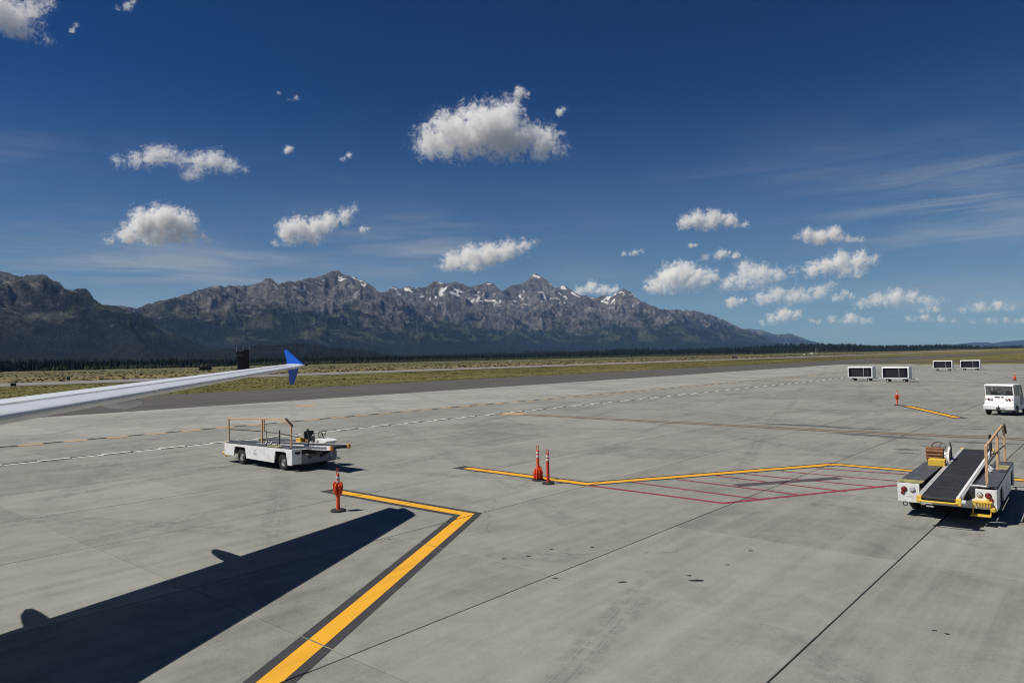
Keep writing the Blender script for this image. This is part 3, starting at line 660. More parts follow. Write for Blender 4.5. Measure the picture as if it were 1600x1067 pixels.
SNOWF = []
for px, py, r_, rd in ((545, 434, 11250, 170), (562, 441, 11450, 190), (580, 450, 11700, 150), (350, 449, 9500, 110), (838, 433, 15450, 190), (846, 440, 15350, 120), (850, 458, 15100, 150), (700, 455, 13500, 120), (760, 446, 14300, 110), (716, 462, 13500, 110), (945, 473, 15000, 140), (962, 466, 15100, 120), (1000, 478, 15200, 110), (880, 448, 15150, 100), (30, 443, 6450, 60)):
    q = ray(px, py); hq = math.hypot(q[0], q[1]); SNOWF.append(((q[0] / hq * r_, q[1] / hq * r_, CAM_H + q[2] / hq * r_), rd))
def mountain_mat():
    m = bpy.data.materials.new('mountain_rock_forest'); m.use_nodes = True; t = NT(m.node_tree)
    g = t.n('ShaderNodeNewGeometry'); pos = g.outputs['Position']; nz = t.n('ShaderNodeSeparateXYZ', {0: g.outputs['Normal']}).outputs[2]
    z = t.n('ShaderNodeSeparateXYZ', {0: pos}).outputs[2]
    a = t.noise(pos, 0.0016, 8, 0.62); b = t.noise(pos, 0.011, 7, 0.7); c_ = t.noise(pos, 0.045, 5, 0.7)
    rock = t.ramp(t.math('ADD', t.math('MULTIPLY', b, 0.55), t.math('MULTIPLY', c_, 0.45)), (0.37, (0.022, 0.024, 0.026)), (0.46, (0.066, 0.066, 0.066)), (0.53, (0.140, 0.135, 0.130)), (0.62, (0.33, 0.31, 0.285)))
    rock = t.mix(t.math('MULTIPLY', t.step(a, 0.45, 0.7), 0.45), rock, (0.115, 0.106, 0.094))
    tree = t.ramp(t.math('ADD', t.math('MULTIPLY', c_, 0.6), t.math('MULTIPLY', b, 0.4)), (0.40, (0.004, 0.0065, 0.005)), (0.53, (0.0095, 0.014, 0.0085)), (0.64, (0.040, 0.045, 0.026)))
    mead = t.ramp(b, (0.35, (0.040, 0.050, 0.028)), (0.65, (0.095, 0.102, 0.058)))
    # tree line: lower and gentler ground is wooded
    zz = t.math('ADD', z, t.math('MULTIPLY', t.math('SUBTRACT', a, 0.5), 1500)); zz = t.math('ADD', zz, t.math('MULTIPLY', t.math('SUBTRACT', b, 0.5), 900))
    wood = t.math('SUBTRACT', 1.0, t.step(zz, 480, 900))
    wood = t.math('MULTIPLY', wood, t.step(t.math('ADD', nz, t.math('MULTIPLY', t.math('SUBTRACT', c_, 0.5), 0.5)), 0.50, 0.70))
    md = t.math('MULTIPLY', t.math('MULTIPLY', t.step(t.noise(pos, 0.0026, 7, 0.62, 0.5), 0.49, 0.58), t.step(z, 170, 300)), t.math('SUBTRACT', 1.0, t.step(z, 700, 1100)))
    veg = t.mix(t.math('MULTIPLY', md, 0.75), tree, mead)
    col_ = t.mix(wood, rock, veg)
    # old snow in high hollows
    sn = t.noise(pos, 0.0042, 5, 0.55, 0.8)
    thr = t.math('SUBTRACT', sn, 0.600)
    for sp, rad_ in SNOWF:
        g_ = t.math('SUBTRACT', 1.0, t.step(t.vmath('DISTANCE', pos, sp), rad_ * 0.35, rad_ * 1.3)); thr = t.math('ADD', thr, t.math('MULTIPLY', g_, 0.085))
    snow = t.math('MULTIPLY', t.step(thr, 0.0, 0.018), t.step(t.math('ADD', z, t.math('MULTIPLY', b, 300)), 1060, 1320))
    snow = t.math('MULTIPLY', snow, t.step(nz, 0.40, 0.52))
    col_ = t.mix(snow, col_, (0.72, 0.73, 0.76))
    bs = t.n('ShaderNodeBsdfPrincipled', {'Base Color': col_, 'Roughness': 0.95, 'Specular IOR Level': 0.08})
    hgt = t.math('ADD', t.math('MULTIPLY', b, 0.6), t.math('MULTIPLY', c_, 0.4))
    bn = t.n('ShaderNodeBump', {'Height': hgt, 'Strength': 1.0, 'Distance': 75.0}); t.t.links.new(bn.outputs[0], bs.inputs['Normal'])
    t.t.links.new(bs.outputs[0], t.n('ShaderNodeOutputMaterial').inputs[0]); return m
mo = struct(np_mesh('mountains', Vt[used], remap[Ft], mountain_mat(), smooth=True))

# ------------------------------------------------------------------ woods at the foot of the range (a mass of conifers), sagebrush
def h_at(x, y):
    a = np.arctan2(x, y); r = np.hypot(x, y); fi = np.clip((a - PH0) / (PH1 - PH0) * (NPH - 1), 0, NPH - 2); fj = np.clip(np.interp(r, rr, np.arange(nr)), 0, nr - 2)
    i = fi.astype(int); j = fj.astype(int); u = fi - i; v = fj - j
    return (Hh[i, j] * (1 - u) * (1 - v) + Hh[i + 1, j] * u * (1 - v) + Hh[i, j + 1] * (1 - u) * v + Hh[i + 1, j + 1] * u * v)
def tree_mat(name, c0, c1):
    m = bpy.data.materials.new(name); m.use_nodes = True; t = NT(m.node_tree); pos = geo_pos(t)
    c = t.ramp(t.noise(pos, 0.06, 5, 0.7), (0.3, c0), (0.7, c1))
    bs = t.n('ShaderNodeBsdfPrincipled', {'Base Color': c, 'Roughness': 1.0, 'Specular IOR Level': 0.03})
    t.t.links.new(bs.outputs[0], t.n('ShaderNodeOutputMaterial').inputs[0]); return m
def conifers(name, P, hts, mat, wid=0.2, sides=5):
    k = len(P); ang = np.linspace(0, 2 * np.pi, sides, endpoint=False); V = []; F = []
    ver = [(0, 0, 0.02, 0)]
    tiers = ((0.06, 1.0, 0.62), (0.34, 0.72, 1.0))
    base = []
    for z0, w_, z1 in tiers:
        base += [(math.cos(a) * w_, math.sin(a) * w_, z0) for a in ang] + [(0, 0, z1)]
    base = np.array(base); f = []
    for q in range(len(tiers)):
        o_ = q * (sides + 1); f += [(o_ + i, o_ + (i + 1) % sides, o_ + sides) for i in range(sides)]
    f = np.array(f)
    sc = np.stack([hts * wid * rng.uniform(.8, 1.3, k), hts * wid * rng.uniform(.8, 1.3, k), hts], 1)
    V = base[None] * sc[:, None, :] + rng.normal(0, .03, (k, len(base), 3)) * hts[:, None, None] * np.array([1, 1, .5]) + P[:, None, :]
    F = f[None] + (np.arange(k) * len(base))[:, None, None]
    return struct(np_mesh(name, V.reshape(-1, 3), F.reshape(-1, 3), mat), 'stuff')
CONI = tree_mat('conifer_needles', (0.006, 0.010, 0.007), (0.022, 0.030, 0.015)); BROAD = tree_mat('cottonwood_leaves', (0.020, 0.028, 0.013), (0.058, 0.066, 0.030))
def edge_r(a):                        # distance of the edge of the woods, by direction
    return np.interp(np.degrees(a), [-62, -36, -28, -20, -10, 0, 8, 14, 20, 24, 30, 40], [1150, 1250, 1500, 1750, 2000, 2300, 2600, 2700, 3000, 3600, 4300, 5200])
N = 40000
a = rng.uniform(R_(-60), R_(54), N); e0 = edge_r(a); r = e0 * (1 + rng.exponential(0.42, N)) + rng.normal(0, 60, N); r = np.minimum(r, 8500)
dens = fbm(r * np.sin(a) / 260, r * np.cos(a) / 260, 15)
x = r * np.sin(a); y = r * np.cos(a); hz = h_at(x, y); hz = np.where(hz < 0, -0.1, hz)
ok = (dens > 0.42) & (r > 1000) & (r < 8400); ok &= ~((np.degrees(a) > 23) & (hz < 3) & (rng.random(N) < .6))
P = np.stack([x, y, hz - .3], 1)[ok]; hts = rng.uniform(9, 21, ok.sum()) * (0.8 + 0.5 * dens[ok])
conifers('conifer_forest', P, hts, CONI)
N = 12000
a = rng.uniform(R_(-60), R_(52), N); e0 = edge_r(a); r = e0 * (0.86 + 0.14 * rng.random(N) ** 0.5) + rng.normal(0, 25, N); dens = fbm(r * np.sin(a) / 180, r * np.cos(a) / 180, 25); ok = dens > 0.47
P = np.stack([r * np.sin(a), r * np.cos(a), np.full(N, -.2)], 1)[ok]
conifers('cottonwood_thicket', P, rng.uniform(4, 9, ok.sum()), BROAD, 0.55, 6)

# ------------------------------------------------------------------ grass tufts and sagebrush on the field
def tufts(name, P, h, w_, mat, blades=3):
    k = len(P); V = []; F = []
    ang = rng.uniform(0, np.pi, (k, 1)) + np.arange(blades)[None] * np.pi / blades + rng.normal(0, .2, (k, blades))
    dx, dy = np.cos(ang), np.sin(ang); hh = (h[:, None] * rng.uniform(.6, 1.15, (k, blades))); ww = (w_[:, None] * rng.uniform(.6, 1.2, (k, blades)))
    lean = rng.choice([-1, 1], (k, blades)) * rng.uniform(.5, 1.6, (k, blades)) * hh
    for sx, top in ((-1, 0), (1, 0), (.55, 1), (-.45, 1)):
        V.append(np.stack([P[:, None, 0] + dx * ww * sx * .5 - dy * lean * top, P[:, None, 1] + dy * ww * sx * .5 + dx * lean * top, P[:, None, 2] + hh * top * (1 if sx > 0 else .8)], -1))
    V = np.stack(V, 2).reshape(-1, 3); F = np.arange(k * blades * 4).reshape(-1, 4)
    return struct(np_mesh(name, V, F, mat), 'stuff')
def tuft_mat(name, stops):
    m = bpy.data.materials.new(name); m.use_nodes = True; t = NT(m.node_tree); pos = geo_pos(t)
    c = t.ramp(t.math('ADD', t.math('MULTIPLY', t.noise(pos, 0.05, 6, 0.7), 0.5), t.math('MULTIPLY', t.noise(pos, 1.2, 4, 0.7), 0.5)), *stops)
    bs = t.n('ShaderNodeBsdfPrincipled', {'Base Color': c, 'Roughness': 1.0, 'Specular IOR Level': 0.03})
    t.t.links.new(bs.outputs[0], t.n('ShaderNodeOutputMaterial').inputs[0]); return m
TG = tuft_mat('field_grass_blades', ((0.36, (0.045, 0.056, 0.018)), (0.48, (0.095, 0.098, 0.034)), (0.58, (0.19, 0.16, 0.07)), (0.68, (0.27, 0.215, 0.11))))
TS = tuft_mat('sagebrush_leaves', ((0.36, (0.062, 0.068, 0.038)), (0.50, (0.115, 0.112, 0.062)), (0.64, (0.21, 0.175, 0.095))))
def field_points(n, s0, s1, t0, t1, pw):
    s_ = rng.uniform(s0, s1, n); t_ = t0 + (t1 - t0) * rng.random(n) ** pw; x = SA[0] * s_ + TA[0] * t_; y = SA[1] * s_ + TA[1] * t_
    ok = (y > 30) & (np.abs(x / np.maximum(y, 1)) < 0.85) & (fbm(x / 9, y / 9, 33, 3) > 0.42); return np.stack([x, y, np.full(n, -.10)], 1)[ok]
P = np.concatenate([field_points(46000, -150, 620, 107.6, 207, 1.0), field_points(6000, 300, 620, -200, 70, 1.0)])
ss_ = P[:, :2] @ SA; tt_ = P[:, :2] @ TA; P = P[~((tt_ < 107) & (tt_ > 70.5))]; P = P[~((P[:, :2] @ SA > 515) & (P[:, :2] @ SA < 605) & (P[:, :2] @ TA > 104))]
tufts('field_grass', P, rng.uniform(.03, .10, len(P)), rng.uniform(.25, .7, len(P)), TG)
P = field_points(18000, -600, 1500, 260, 900, 1.6)
tufts('sagebrush', P, rng.uniform(.18, .55, len(P)), rng.uniform(.9, 2.2, len(P)), TS)

# ------------------------------------------------------------------ haze: the valley air
def haze():
    b = MB().box(-34800, 34800, -34800, 34800, -2.2, 2420)
    m = bpy.data.materials.new('valley_air'); m.use_nodes = True; t = NT(m.node_tree)
    v = t.n('ShaderNodeVolumePrincipled', {'Color': (0.22, 0.46, 1.0, 1), 'Absorption Color': (1, 1, 1, 1), 'Density': 1.7e-5, 'Anisotropy': 0.0})
    t.t.links.new(v.outputs[0], t.n('ShaderNodeOutputMaterial').inputs['Volume'])
    return struct(b.build('haze', m), 'stuff')
haze()

# ------------------------------------------------------------------ clouds: closed bodies of lit vapour
def cloud_mat(name, lobes, zb, dens, a, R0):
    """vapour: thick inside the lobes (c, r in local units), eaten away at the rim by billowing noise, flat below"""
    m = bpy.data.materials.new(name); m.use_nodes = True; t = NT(m.node_tree)
    pos = t.n('ShaderNodeTexCoord').outputs['Object']; f = None
    for c, r in lobes:
        q = t.math('SUBTRACT', 1.0, t.math('DIVIDE', t.vmath('DISTANCE', pos, tuple(c)), r))
        q = t.math('MULTIPLY', q, r)
        f = q if f is None else t.math('SMOOTH_MAX', f, q, 0.06)
    z = t.n('ShaderNodeSeparateXYZ', {0: pos}).outputs[2]
    n1 = t.math('ABSOLUTE', t.math('SUBTRACT', t.math('MULTIPLY', t.noise(pos, 1.25 / R0, 3, 0.55, 0.5), 2.0), 1.0))
    n2 = t.noise(pos, 2.4 / R0, 8, 0.66, 1.2)
    e = t.math('ADD', f, t.math('MULTIPLY', t.math('SUBTRACT', n1, 0.14), 1.3 * a)); e = t.math('ADD', e, t.math('MULTIPLY', t.math('SUBTRACT', n2, 0.53 if len(lobes) > 8 else 0.575), 4.6 * a))
    e = t.math('SUBTRACT', e, t.math('MULTIPLY', t.math('SUBTRACT', 1.0, t.step(z, zb, zb + 0.7 * a)), 0.6 * a))
    d = t.math('MULTIPLY', t.step(e, 0.0, 0.75 * a), dens)
    v = t.n('ShaderNodeVolumePrincipled', {'Color': (0.995, 0.995, 0.995, 1), 'Density': d, 'Anisotropy': 0.05})
    t.t.links.new(v.outputs[0], t.n('ShaderNodeOutputMaterial').inputs['Volume'])
    m.cycles.volume_step_rate = 0.5
    return m
ico = bmesh.new(); bmesh.ops.create_icosphere(ico, subdivisions=2, radius=1.0)
ICV = np.array([v.co[:] for v in ico.verts]); ICF = np.array([[v.index for v in f.verts] for f in ico.faces]); ico.free()
def cloud(label, lobes, dens=14.0, seed=0, base_h=3000.0):
    """lobes (px, py, radius px). The distance follows from a common cloud base."""
    r_ = random.Random(seed * 17 + 5)
    ybot = max(p[1] + p[2] * 0.7 for p in lobes); xm = sum(p[0] for p in lobes) / len(lobes); ytop = min(p[1] - p[2] for p in lobes); ym = (ytop + ybot) / 2
    az0, e = dirat(xm, ybot); D = min(base_h / max(e, 0.02), 70000.0)
    d = ray(xm, ym); hd = math.hypot(d[0], d[1]); C = np.array([d[0] / hd * D, d[1] / hd * D, CAM_H + d[2] / hd * D])
    x0, x1 = min(p[0] - p[2] for p in lobes), max(p[0] + p[2] for p in lobes); span = x1 - x0
    # metres per pixel at this place in the picture
    sc_ = D / hd / FPX * 1.0; U = span / 2 * sc_
    R0 = sum(p[2] for p in lobes) / len(lobes) / (span / 2); a_n = max(0.14, min(0.6, R0 * 0.95)); LB = []; V = []; F = []; n0 = 0
    full = list(lobes)
    for i_, p in enumerate(lobes):
        for q in lobes[i_ + 1:]:
            dd_ = math.hypot(p[0] - q[0], p[1] - q[1])
            if dd_ < (p[2] + q[2]) * 1.75:
                u = r_.uniform(0.35, 0.65); full.append((p[0] + (q[0] - p[0]) * u + r_.uniform(-.2, .2) * p[2], p[1] + (q[1] - p[1]) * u + r_.uniform(0.0, .35) * p[2], (p[2] + q[2]) / 2 * r_.uniform(0.6, 0.85)))
    full = lobes + sorted(full[len(lobes):], key=lambda p: -p[2])[:10]
    for (px, py, pr) in full:
        q = ray(px, py); hq = math.hypot(q[0], q[1]); dep = r_.uniform(-0.25, 0.25) * U * 0.5
        c = (np.array([q[0] / hq * (D + dep), q[1] / hq * (D + dep), CAM_H + q[2] / hq * (D + dep)]) - C) / U; R = pr * sc_ / U
        R *= 0.9; LB.append((c, R))
        S = ICV * (R + 1.15 * a_n); V.append(S + c); F.append(ICF + n0); n0 += len(ICV)
    zb = ((CAM_H + dirat(xm, ybot)[1] * D) - C[2]) / U
    o = np_mesh('cloud', np.concatenate(V), np.concatenate(F), cloud_mat('cloud_vapour', LB, zb - 0.35 * a_n, dens / U, a_n, R0), smooth=True)
    o.location = C; o.scale = (U, U, U)
    m = o.modifiers.new('merge', 'REMESH'); m.mode = 'VOXEL'; m.voxel_size = 0.07
    return tag(o, label, 'cloud', 'clouds in the sky')
CL = [
 ('largest cumulus cloud, billowing white, high above the middle peaks', [(672,222,30),(700,205,33),(738,188,30),(760,200,42),(790,178,30),(785,215,38),(820,215,30),(848,222,30),(870,230,17),(700,232,24),(770,250,12),(800,246,16),(840,240,18),(690,190,15)], 12),
 ('ragged white puff rising over the top of the largest cloud', [(812,145,13),(808,160,8),(822,150,8)], 4),
 ('tiny round white puff right of the largest cloud', [(875,176,9),(880,170,6)], 4),
 ('long ragged white cloud of joined humps at upper left', [(185,252,11),(212,250,15),(240,243,19),(262,241,17),(283,250,13),(310,252,17),(335,250,20),(360,258,16),(382,266,8),(296,275,16)], 9),
 ('bright domed white cloud low at left above the left mountain', [(172,375,9),(203,368,20),(228,350,28),(258,343,28),(285,350,25),(298,365,16),(245,370,20),(270,370,18),(320,373,6)], 14),
 ('white cloud with a pointed upper right tip above the bare mountain', [(450,360,20),(467,353,18),(495,355,20),(515,345,16),(538,338,14),(552,328,8),(430,383,8),(460,378,11),(490,374,12)], 11),
 ('tiny white wisp between the left clouds and the largest cloud, left one', [(451,234,9),(446,237,6)], 4),
 ('tiny slanting white wisp left of the largest cloud', [(545,243,7),(534,249,5)], 4),
 ('small faint puff right of the cloud with the pointed tip', [(567,359,8),(574,358,5)], 4),
 ('thin curled wisp high above the left clouds', [(436,146,5),(463,153,6),(452,156,4)], 3),
 ('white cumulus just above the middle of the jagged ridge', [(705,408,18),(735,400,22),(765,398,23),(795,389,18),(820,384,12),(692,418,8),(740,416,14),(835,379,6)], 12),
 ('oval white cloud high at right above the ridge end', [(1070,348,13),(1090,342,16),(1115,340,16),(1140,345,14),(1164,353,7),(1100,353,12)], 12),
 ('small white cloud with two humps at right beside the thin streaks', [(1262,365,12),(1280,372,16),(1303,365,15),(1325,374,8),(1345,375,7),(1244,370,5)], 10),
 ('small flat white cloud above the right shoulder of the jagged ridge', [(975,397,6),(992,395,7),(1003,392,5)], 7),
 ('small flat white cloud under the oval cloud', [(1103,402,7),(1128,397,10),(1150,400,8)], 9),
 ('tiny faint puff just below the oval cloud', [(1080,384,5),(1086,384,4)], 5),
 ('broad bright cumulus at right above the descending ridge', [(1025,448,15),(1050,435,22),(1070,427,19),(1095,435,16),(1112,430,10),(1040,450,12),(1080,447,14)], 12),
 ('layered white cloud right of the broad bright cumulus', [(1135,446,12),(1165,420,14),(1190,425,14),(1215,430,12),(1240,423,8),(1160,440,12),(1190,440,12)], 8),
 ('white cloud of several humps below the two-humped small cloud', [(1270,422,13),(1290,415,13),(1315,408,16),(1345,406,14),(1365,405,8),(1340,428,11)], 10),
 ('long low white cloud above the end of the ridge', [(1190,467,12),(1215,460,13),(1245,462,13),(1280,456,12),(1300,446,8)], 8),
 ('small white puff just above the end of the ridge', [(1145,473,11),(1158,470,7)], 8),
 ('warm white cloud standing on the far end of the range', [(1205,498,10),(1225,492,14),(1245,490,9),(1192,504,7)], 9),
 ('lowest long flat cloud above the wooded hills at right', [(1270,502,7),(1300,500,9),(1330,498,12),(1357,500,8)], 8),
 ('wide low cloud over the baggage carts', [(1345,475,9),(1370,468,12),(1400,464,14),(1425,464,11),(1450,470,9),(1472,469,5)], 9),
 ('rightmost low cloud above the far blue hills', [(1505,484,8),(1530,480,11),(1560,478,11),(1582,482,7)], 8),
 ('faint low cloud strip just above the far blue hills at right', [(1420,498,6),(1445,496,8),(1470,499,7),(1490,501,5)], 7),
 ('thin broken low cloud left of the rightmost low cloud', [(1462,484,6),(1440,486,5),(1452,480,5)], 6),
 ('long thin low cloud strip under the rightmost low cloud', [(1520,503,5),(1545,501,7),(1572,500,7),(1600,501,8)], 6),
 ('small cloud between the long low cloud and the wide low cloud', [(1320,458,7),(1306,466,7),(1330,464,6)], 8),
 ('white cloud rising behind the jagged ridge between the two highest peaks', [(905,456,10),(925,449,12),(945,453,11),(962,453,8),(985,470,10)], 12),
 ('ragged cloud cut off by the upper left corner of the sky', [(20,30,26),(-5,18,34),(50,15,20),(75,4,12),(72,60,9),(30,55,15)], 5),
 ('faint wisp at the top edge right of the corner cloud', [(200,10,10),(183,14,6),(207,3,8)], 3),
 ('small faint puff below the corner cloud', [(113,48,6),(119,39,5)], 3),
]
for k, (lb, lo, dn) in enumerate(CL):
    if lo[0][0] > 1000 and lo[0][1] > 380: lo = [(a_, b_, c_ * 1.22) for a_, b_, c_ in lo]
    cloud(lb, lo, dn * 1.5, k)

# ------------------------------------------------------------------ the aircraft wing
def wing_mat(name, base, metal, rough):
    m = bpy.data.materials.new(name); m.use_nodes = True; t = NT(m.node_tree); pos = t.n('ShaderNodeTexCoord').outputs['Object']
    f = t.noise(t.n('ShaderNodeMapping', {0: pos, 2: (0, 0, R_(-46)), 3: (0.5, 4.0, 1)}).outputs[0], 1.2, 7, 0.65)
    c = t.mix(1.0, base, t.ramp(f, (0.3, 0.86), (0.55, 1.0), (0.75, 1.06)), 'MULTIPLY')
    bs = t.n('ShaderNodeBsdfPrincipled', {'Base Color': c, 'Metallic': metal, 'Roughness': t.ramp(f, (0.3, rough + 0.12), (0.7, rough)), 'Coat Weight': 0.15})
    t.t.links.new(bs.outputs[0], t.n('ShaderNodeOutputMaterial').inputs[0]); return m
WPAINT = wing_mat('wing_grey_paint', (0.66, 0.70, 0.745), 0.0, 0.34); SLATM = wing_mat('slat_metal', (0.68, 0.72, 0.76), 0.10, 0.24)
FBLUE = pmat('fence_blue', (0.003, 0.085, 0.50), 0.35)
CH = np.array([-0.722, 0.692])
def le(y): return np.array([-5.5 + 0.195 * (y - 18.9), y]), 4.135 + 0.0690 * (y - 18.9)
def chord(y): return (-5.5 + 0.195 * (y - 18.9) + 6.3 - 0.45 * (y - 20.2)) / (0.722 + 0.45 * 0.692)
UPP = [(0.0, 0.0), (0.004, 0.009), (0.014, 0.017), (0.04, 0.027), (0.09, 0.040), (0.16, 0.053), (0.26, 0.066), (0.40, 0.075), (0.54, 0.073), (0.66, 0.060), (0.80, 0.032), (0.92, 0.014), (1.0, 0.003)]
LOW = [(0.004, -0.010), (0.014, -0.017), (0.04, -0.026), (0.09, -0.037), (0.16, -0.051), (0.25, -0.056), (0.38, -0.056), (0.52, -0.046), (0.66, -0.030), (0.80, -0.014), (0.92, -0.004), (1.0, -0.003)]
def pt(y, c, h, tipf=1.0):
    P, z = le(y); C = chord(y); tw = 1.0 + 0.10 * (18.9 - y) / 14
    q = P + CH * C * c
    return (q[0], q[1], z + h * (0.66 if h > 0 else 0.78) * C * tw * tipf - 0.012 * c * C)
def nose(ysec, c1, c0=0.0):
    up_ = [p for p in UPP if p[0] <= c1 + 1e-6]; lo_ = [p for p in LOW if p[0] <= c1 + 1e-6]
    return up_[::-1] + lo_          # from upper rear round the nose to lower rear
def rest_prof(c1):
    up_ = [p for p in UPP if p[0] >= c1 - 1e-6]; lo_ = [p for p in LOW if p[0] >= c1 - 1e-6]
    return up_ + lo_[::-1]
def loft(sections):
    n = len(sections[0]); b = MB(); vs = [p for s_ in sections for p in s_]; fs = []
    for k in range(len(sections) - 1):
        fs += [(k * n + i, k * n + (i + 1) % n, (k + 1) * n + (i + 1) % n, (k + 1) * n + i) for i in range(n)]
    fs += [tuple(range(n - 1, -1, -1)), tuple(range((len(sections) - 1) * n, len(sections) * n))]
    return b.add(vs, fs)
wing = thing('aircraft_wing', 'pale grey aircraft wing with a blue upright tip fence reaching in from the left', 'wing', (-9.5, 5.0, 0))
WL = wing.matrix_basis.copy(); WOFF = np.array([-9.5, 5.0, 0])
def wb_build(b, name, mat, **k):
    b.v = [tuple(np.array(v) - WOFF) for v in b.v]; return b.build(name, mat, wing, **k)
ys = list(np.linspace(3.0, 18.7, 15))
secs = [[pt(y, c, h) for c, h in rest_prof(0.16)] for y in ys]
for dy, f in ((18.86, 0.86), (18.97, 0.55), (19.02, 0.12)): secs.append([pt(dy, 0.16 + (c - 0.16) * (1 if f > .2 else .94) + (0 if c > .5 else (1 - f) * 0.25), h, f) for c, h in rest_prof(0.16)])
wb_build(loft(secs), 'wing_box', WPAINT, smooth=True)
SL = [3.6, 6.6, 9.9, 13.2, 16.1, 18.3]
for a_, b_ in zip(SL, SL[1:]):
    yy = np.linspace(a_ + 0.012, b_ - 0.012, 4); wb_build(loft([[pt(y, c * 0.935 if c > .1 else c, h * 0.985) for c, h in nose(0, 0.16)] for y in yy]), 'slat', SLATM, smooth=True)
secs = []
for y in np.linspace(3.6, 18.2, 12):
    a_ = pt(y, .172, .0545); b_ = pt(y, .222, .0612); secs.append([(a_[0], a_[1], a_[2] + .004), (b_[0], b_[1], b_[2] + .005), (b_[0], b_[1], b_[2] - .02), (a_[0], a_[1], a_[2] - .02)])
wb_build(loft(secs), 'slat_strip', GREYP)  # thin grey strip just behind the rear edge of the slats
# tip cap ahead of the last slat
secs = [[pt(y, c * 0.985 if c > .1 else c, h * 0.99, f) for c, h in nose(0, 0.16)] for y, f in ((18.32, 1), (18.6, 1), (18.8, 0.9))]
secs.append([pt(18.93, 0.10 + c * 0.5, h, 0.6) for c, h in nose(0, 0.16)]); secs.append([pt(19.0, 0.18 + c * 0.2, h, 0.2) for c, h in nose(0, 0.16)])
wb_build(loft(secs), 'wing_tip', WPAINT, smooth=True)
# fence at the tip
tp, tz = le(18.95); b = MB(); pol = [(.20, .02), (.32, .085), (1.00, .40), (1.06, .43), (1.17, .43), (1.16, .38), (.98, .04), (.96, -.06), (.88, -.50), (.84, -.53), (.74, -.53), (.70, -.49), (.46, -.08), (.30, -.05)]
nx = np.array([CH[1], -CH[0]])
vs = [(*(tp + CH * c + nx * e * (0.016 if 0.1 < abs(z) else 0.024)), tz + z) for e in (-1, 1) for c, z in pol]; n = len(pol)
b.add(vs, [tuple(range(n)), tuple(range(2 * n - 1, n - 1, -1))] + [(i, i + n, (i + 1) % n + n, (i + 1) % n) for i in range(n)]); wb_build(b, 'tip_fence', FBLUE)
b = MB().lathe([(0, -.05), (.02, -.03), (.028, 0), (.02, .03), (0, .05)], (*(tp + CH * .05 + nx * .02), tz + .005), 'x', 10); wb_build(b, 'navigation_lamp', TGLASS, smooth=True)
# canoe fairings of the flap tracks
for (ax, ay, az_, ln, dep) in ((-9.34, 15.76, 3.68, 3.0, 0.25), (-10.78, 12.08, 3.34, 3.6, 0.34), (-12.6, 7.6, 2.9, 4.0, 0.46)):
    secs = []
    for k in range(13):
        u = k / 12; rad_ = (math.sin(math.pi * min(1, u * 0.98 + 0.01)) ** 0.45); cx = np.array([ax, ay]) - CH * ln * u
        wz = az_ + 0.02 - 0.05 * u; hw = 0.20 * rad_ + .004; hd = dep * rad_ ** 0.9 + .004
        secs.append([(*(cx + nx * hw * math.cos(a)), wz - 0.06 - hd * 0.45 + hd * (0.62 if math.sin(a) < 0 else 0.40) * math.sin(a)) for a in np.linspace(0, 2 * math.pi, 17)[:-1]])
    wb_build(loft(secs), 'flap_track_fairing', WPAINT, smooth=True)
# main gear leg under the inner wing, out of the frame, carries it on the ground
gx, gy = -11.3, 5.6; zw = 3.02
b = MB().cyl((gx, gy, 0.5), (gx, gy, zw), 0.11, 0.15, 16); b.cyl((gx, gy, 1.1), (gx - .9, gy - 0.6, zw), 0.05, 0.05, 10); wb_build(b, 'gear_leg', GREYP, smooth=True)
for sgn in (-1, 1):
    b = MB().lathe([(0, -.18), (.30, -.19), (.50, -.19), (.57, -.14), (.585, 0), (.57, .14), (.50, .19), (.30, .19), (0, .18)], (0, 0, 0), 'y', 28)
    Mw = Matrix.Rotation(R_(46.5), 4, 'Z'); b.v = [tuple(Mw @ Vector(v) + Vector((gx + nx[0] * .42 * sgn, gy + nx[1] * .42 * sgn, .585))) for v in b.v]; wb_build(b, 'gear_wheel', RUBBER, smooth=True)

# ------------------------------------------------------------------ ground vehicles
def wheel(parent, x, y, R, wd, side, rimc=RIM):
    t_ = MB().lathe([(R * .55, -wd / 2), (R * .86, -wd / 2), (R * .97, -wd * .36), (R, -wd * .2), (R, wd * .2), (R * .97, wd * .36), (R * .86, wd / 2), (R * .55, wd / 2), (R * .55, -wd / 2)], (x, y, R), 'y', 28).build('tyre', RUBBER, parent, smooth=True)
    e = side * wd / 2
    MB().lathe([(0, -wd * .3), (R * .55, -wd * .3), (R * .55, wd * .36), (R * .46, wd * .30), (R * .30, wd * .16), (R * .2, wd * .34), (0, wd * .36)] if side > 0 else
               [(0, wd * .3), (R * .55, wd * .3), (R * .55, -wd * .36), (R * .46, -wd * .30), (R * .30, -wd * .16), (R * .2, -wd * .34), (0, -wd * .36)], (x, y, R), 'y', 20).build('rim', rimc, t_, smooth=True)
    return t_
def lettering(txt, size, mat, parent, M):
    cu = bpy.data.curves.new('lettering', 'FONT'); cu.body = txt; cu.size = size; cu.align_x = 'CENTER'; cu.extrude = 0.0015; cu.offset = size * 0.012
    ob = bpy.data.objects.new('lettering', cu); col.objects.link(ob)
    me = bpy.data.meshes.new_from_object(ob.evaluated_get(bpy.context.evaluated_depsgraph_get())); bpy.data.objects.remove(ob)
    o = bpy.data.objects.new('lettering', me); col.objects.link(o); me.materials.clear(); me.materials.append(mat); o.parent = parent; o.matrix_local = M; return o
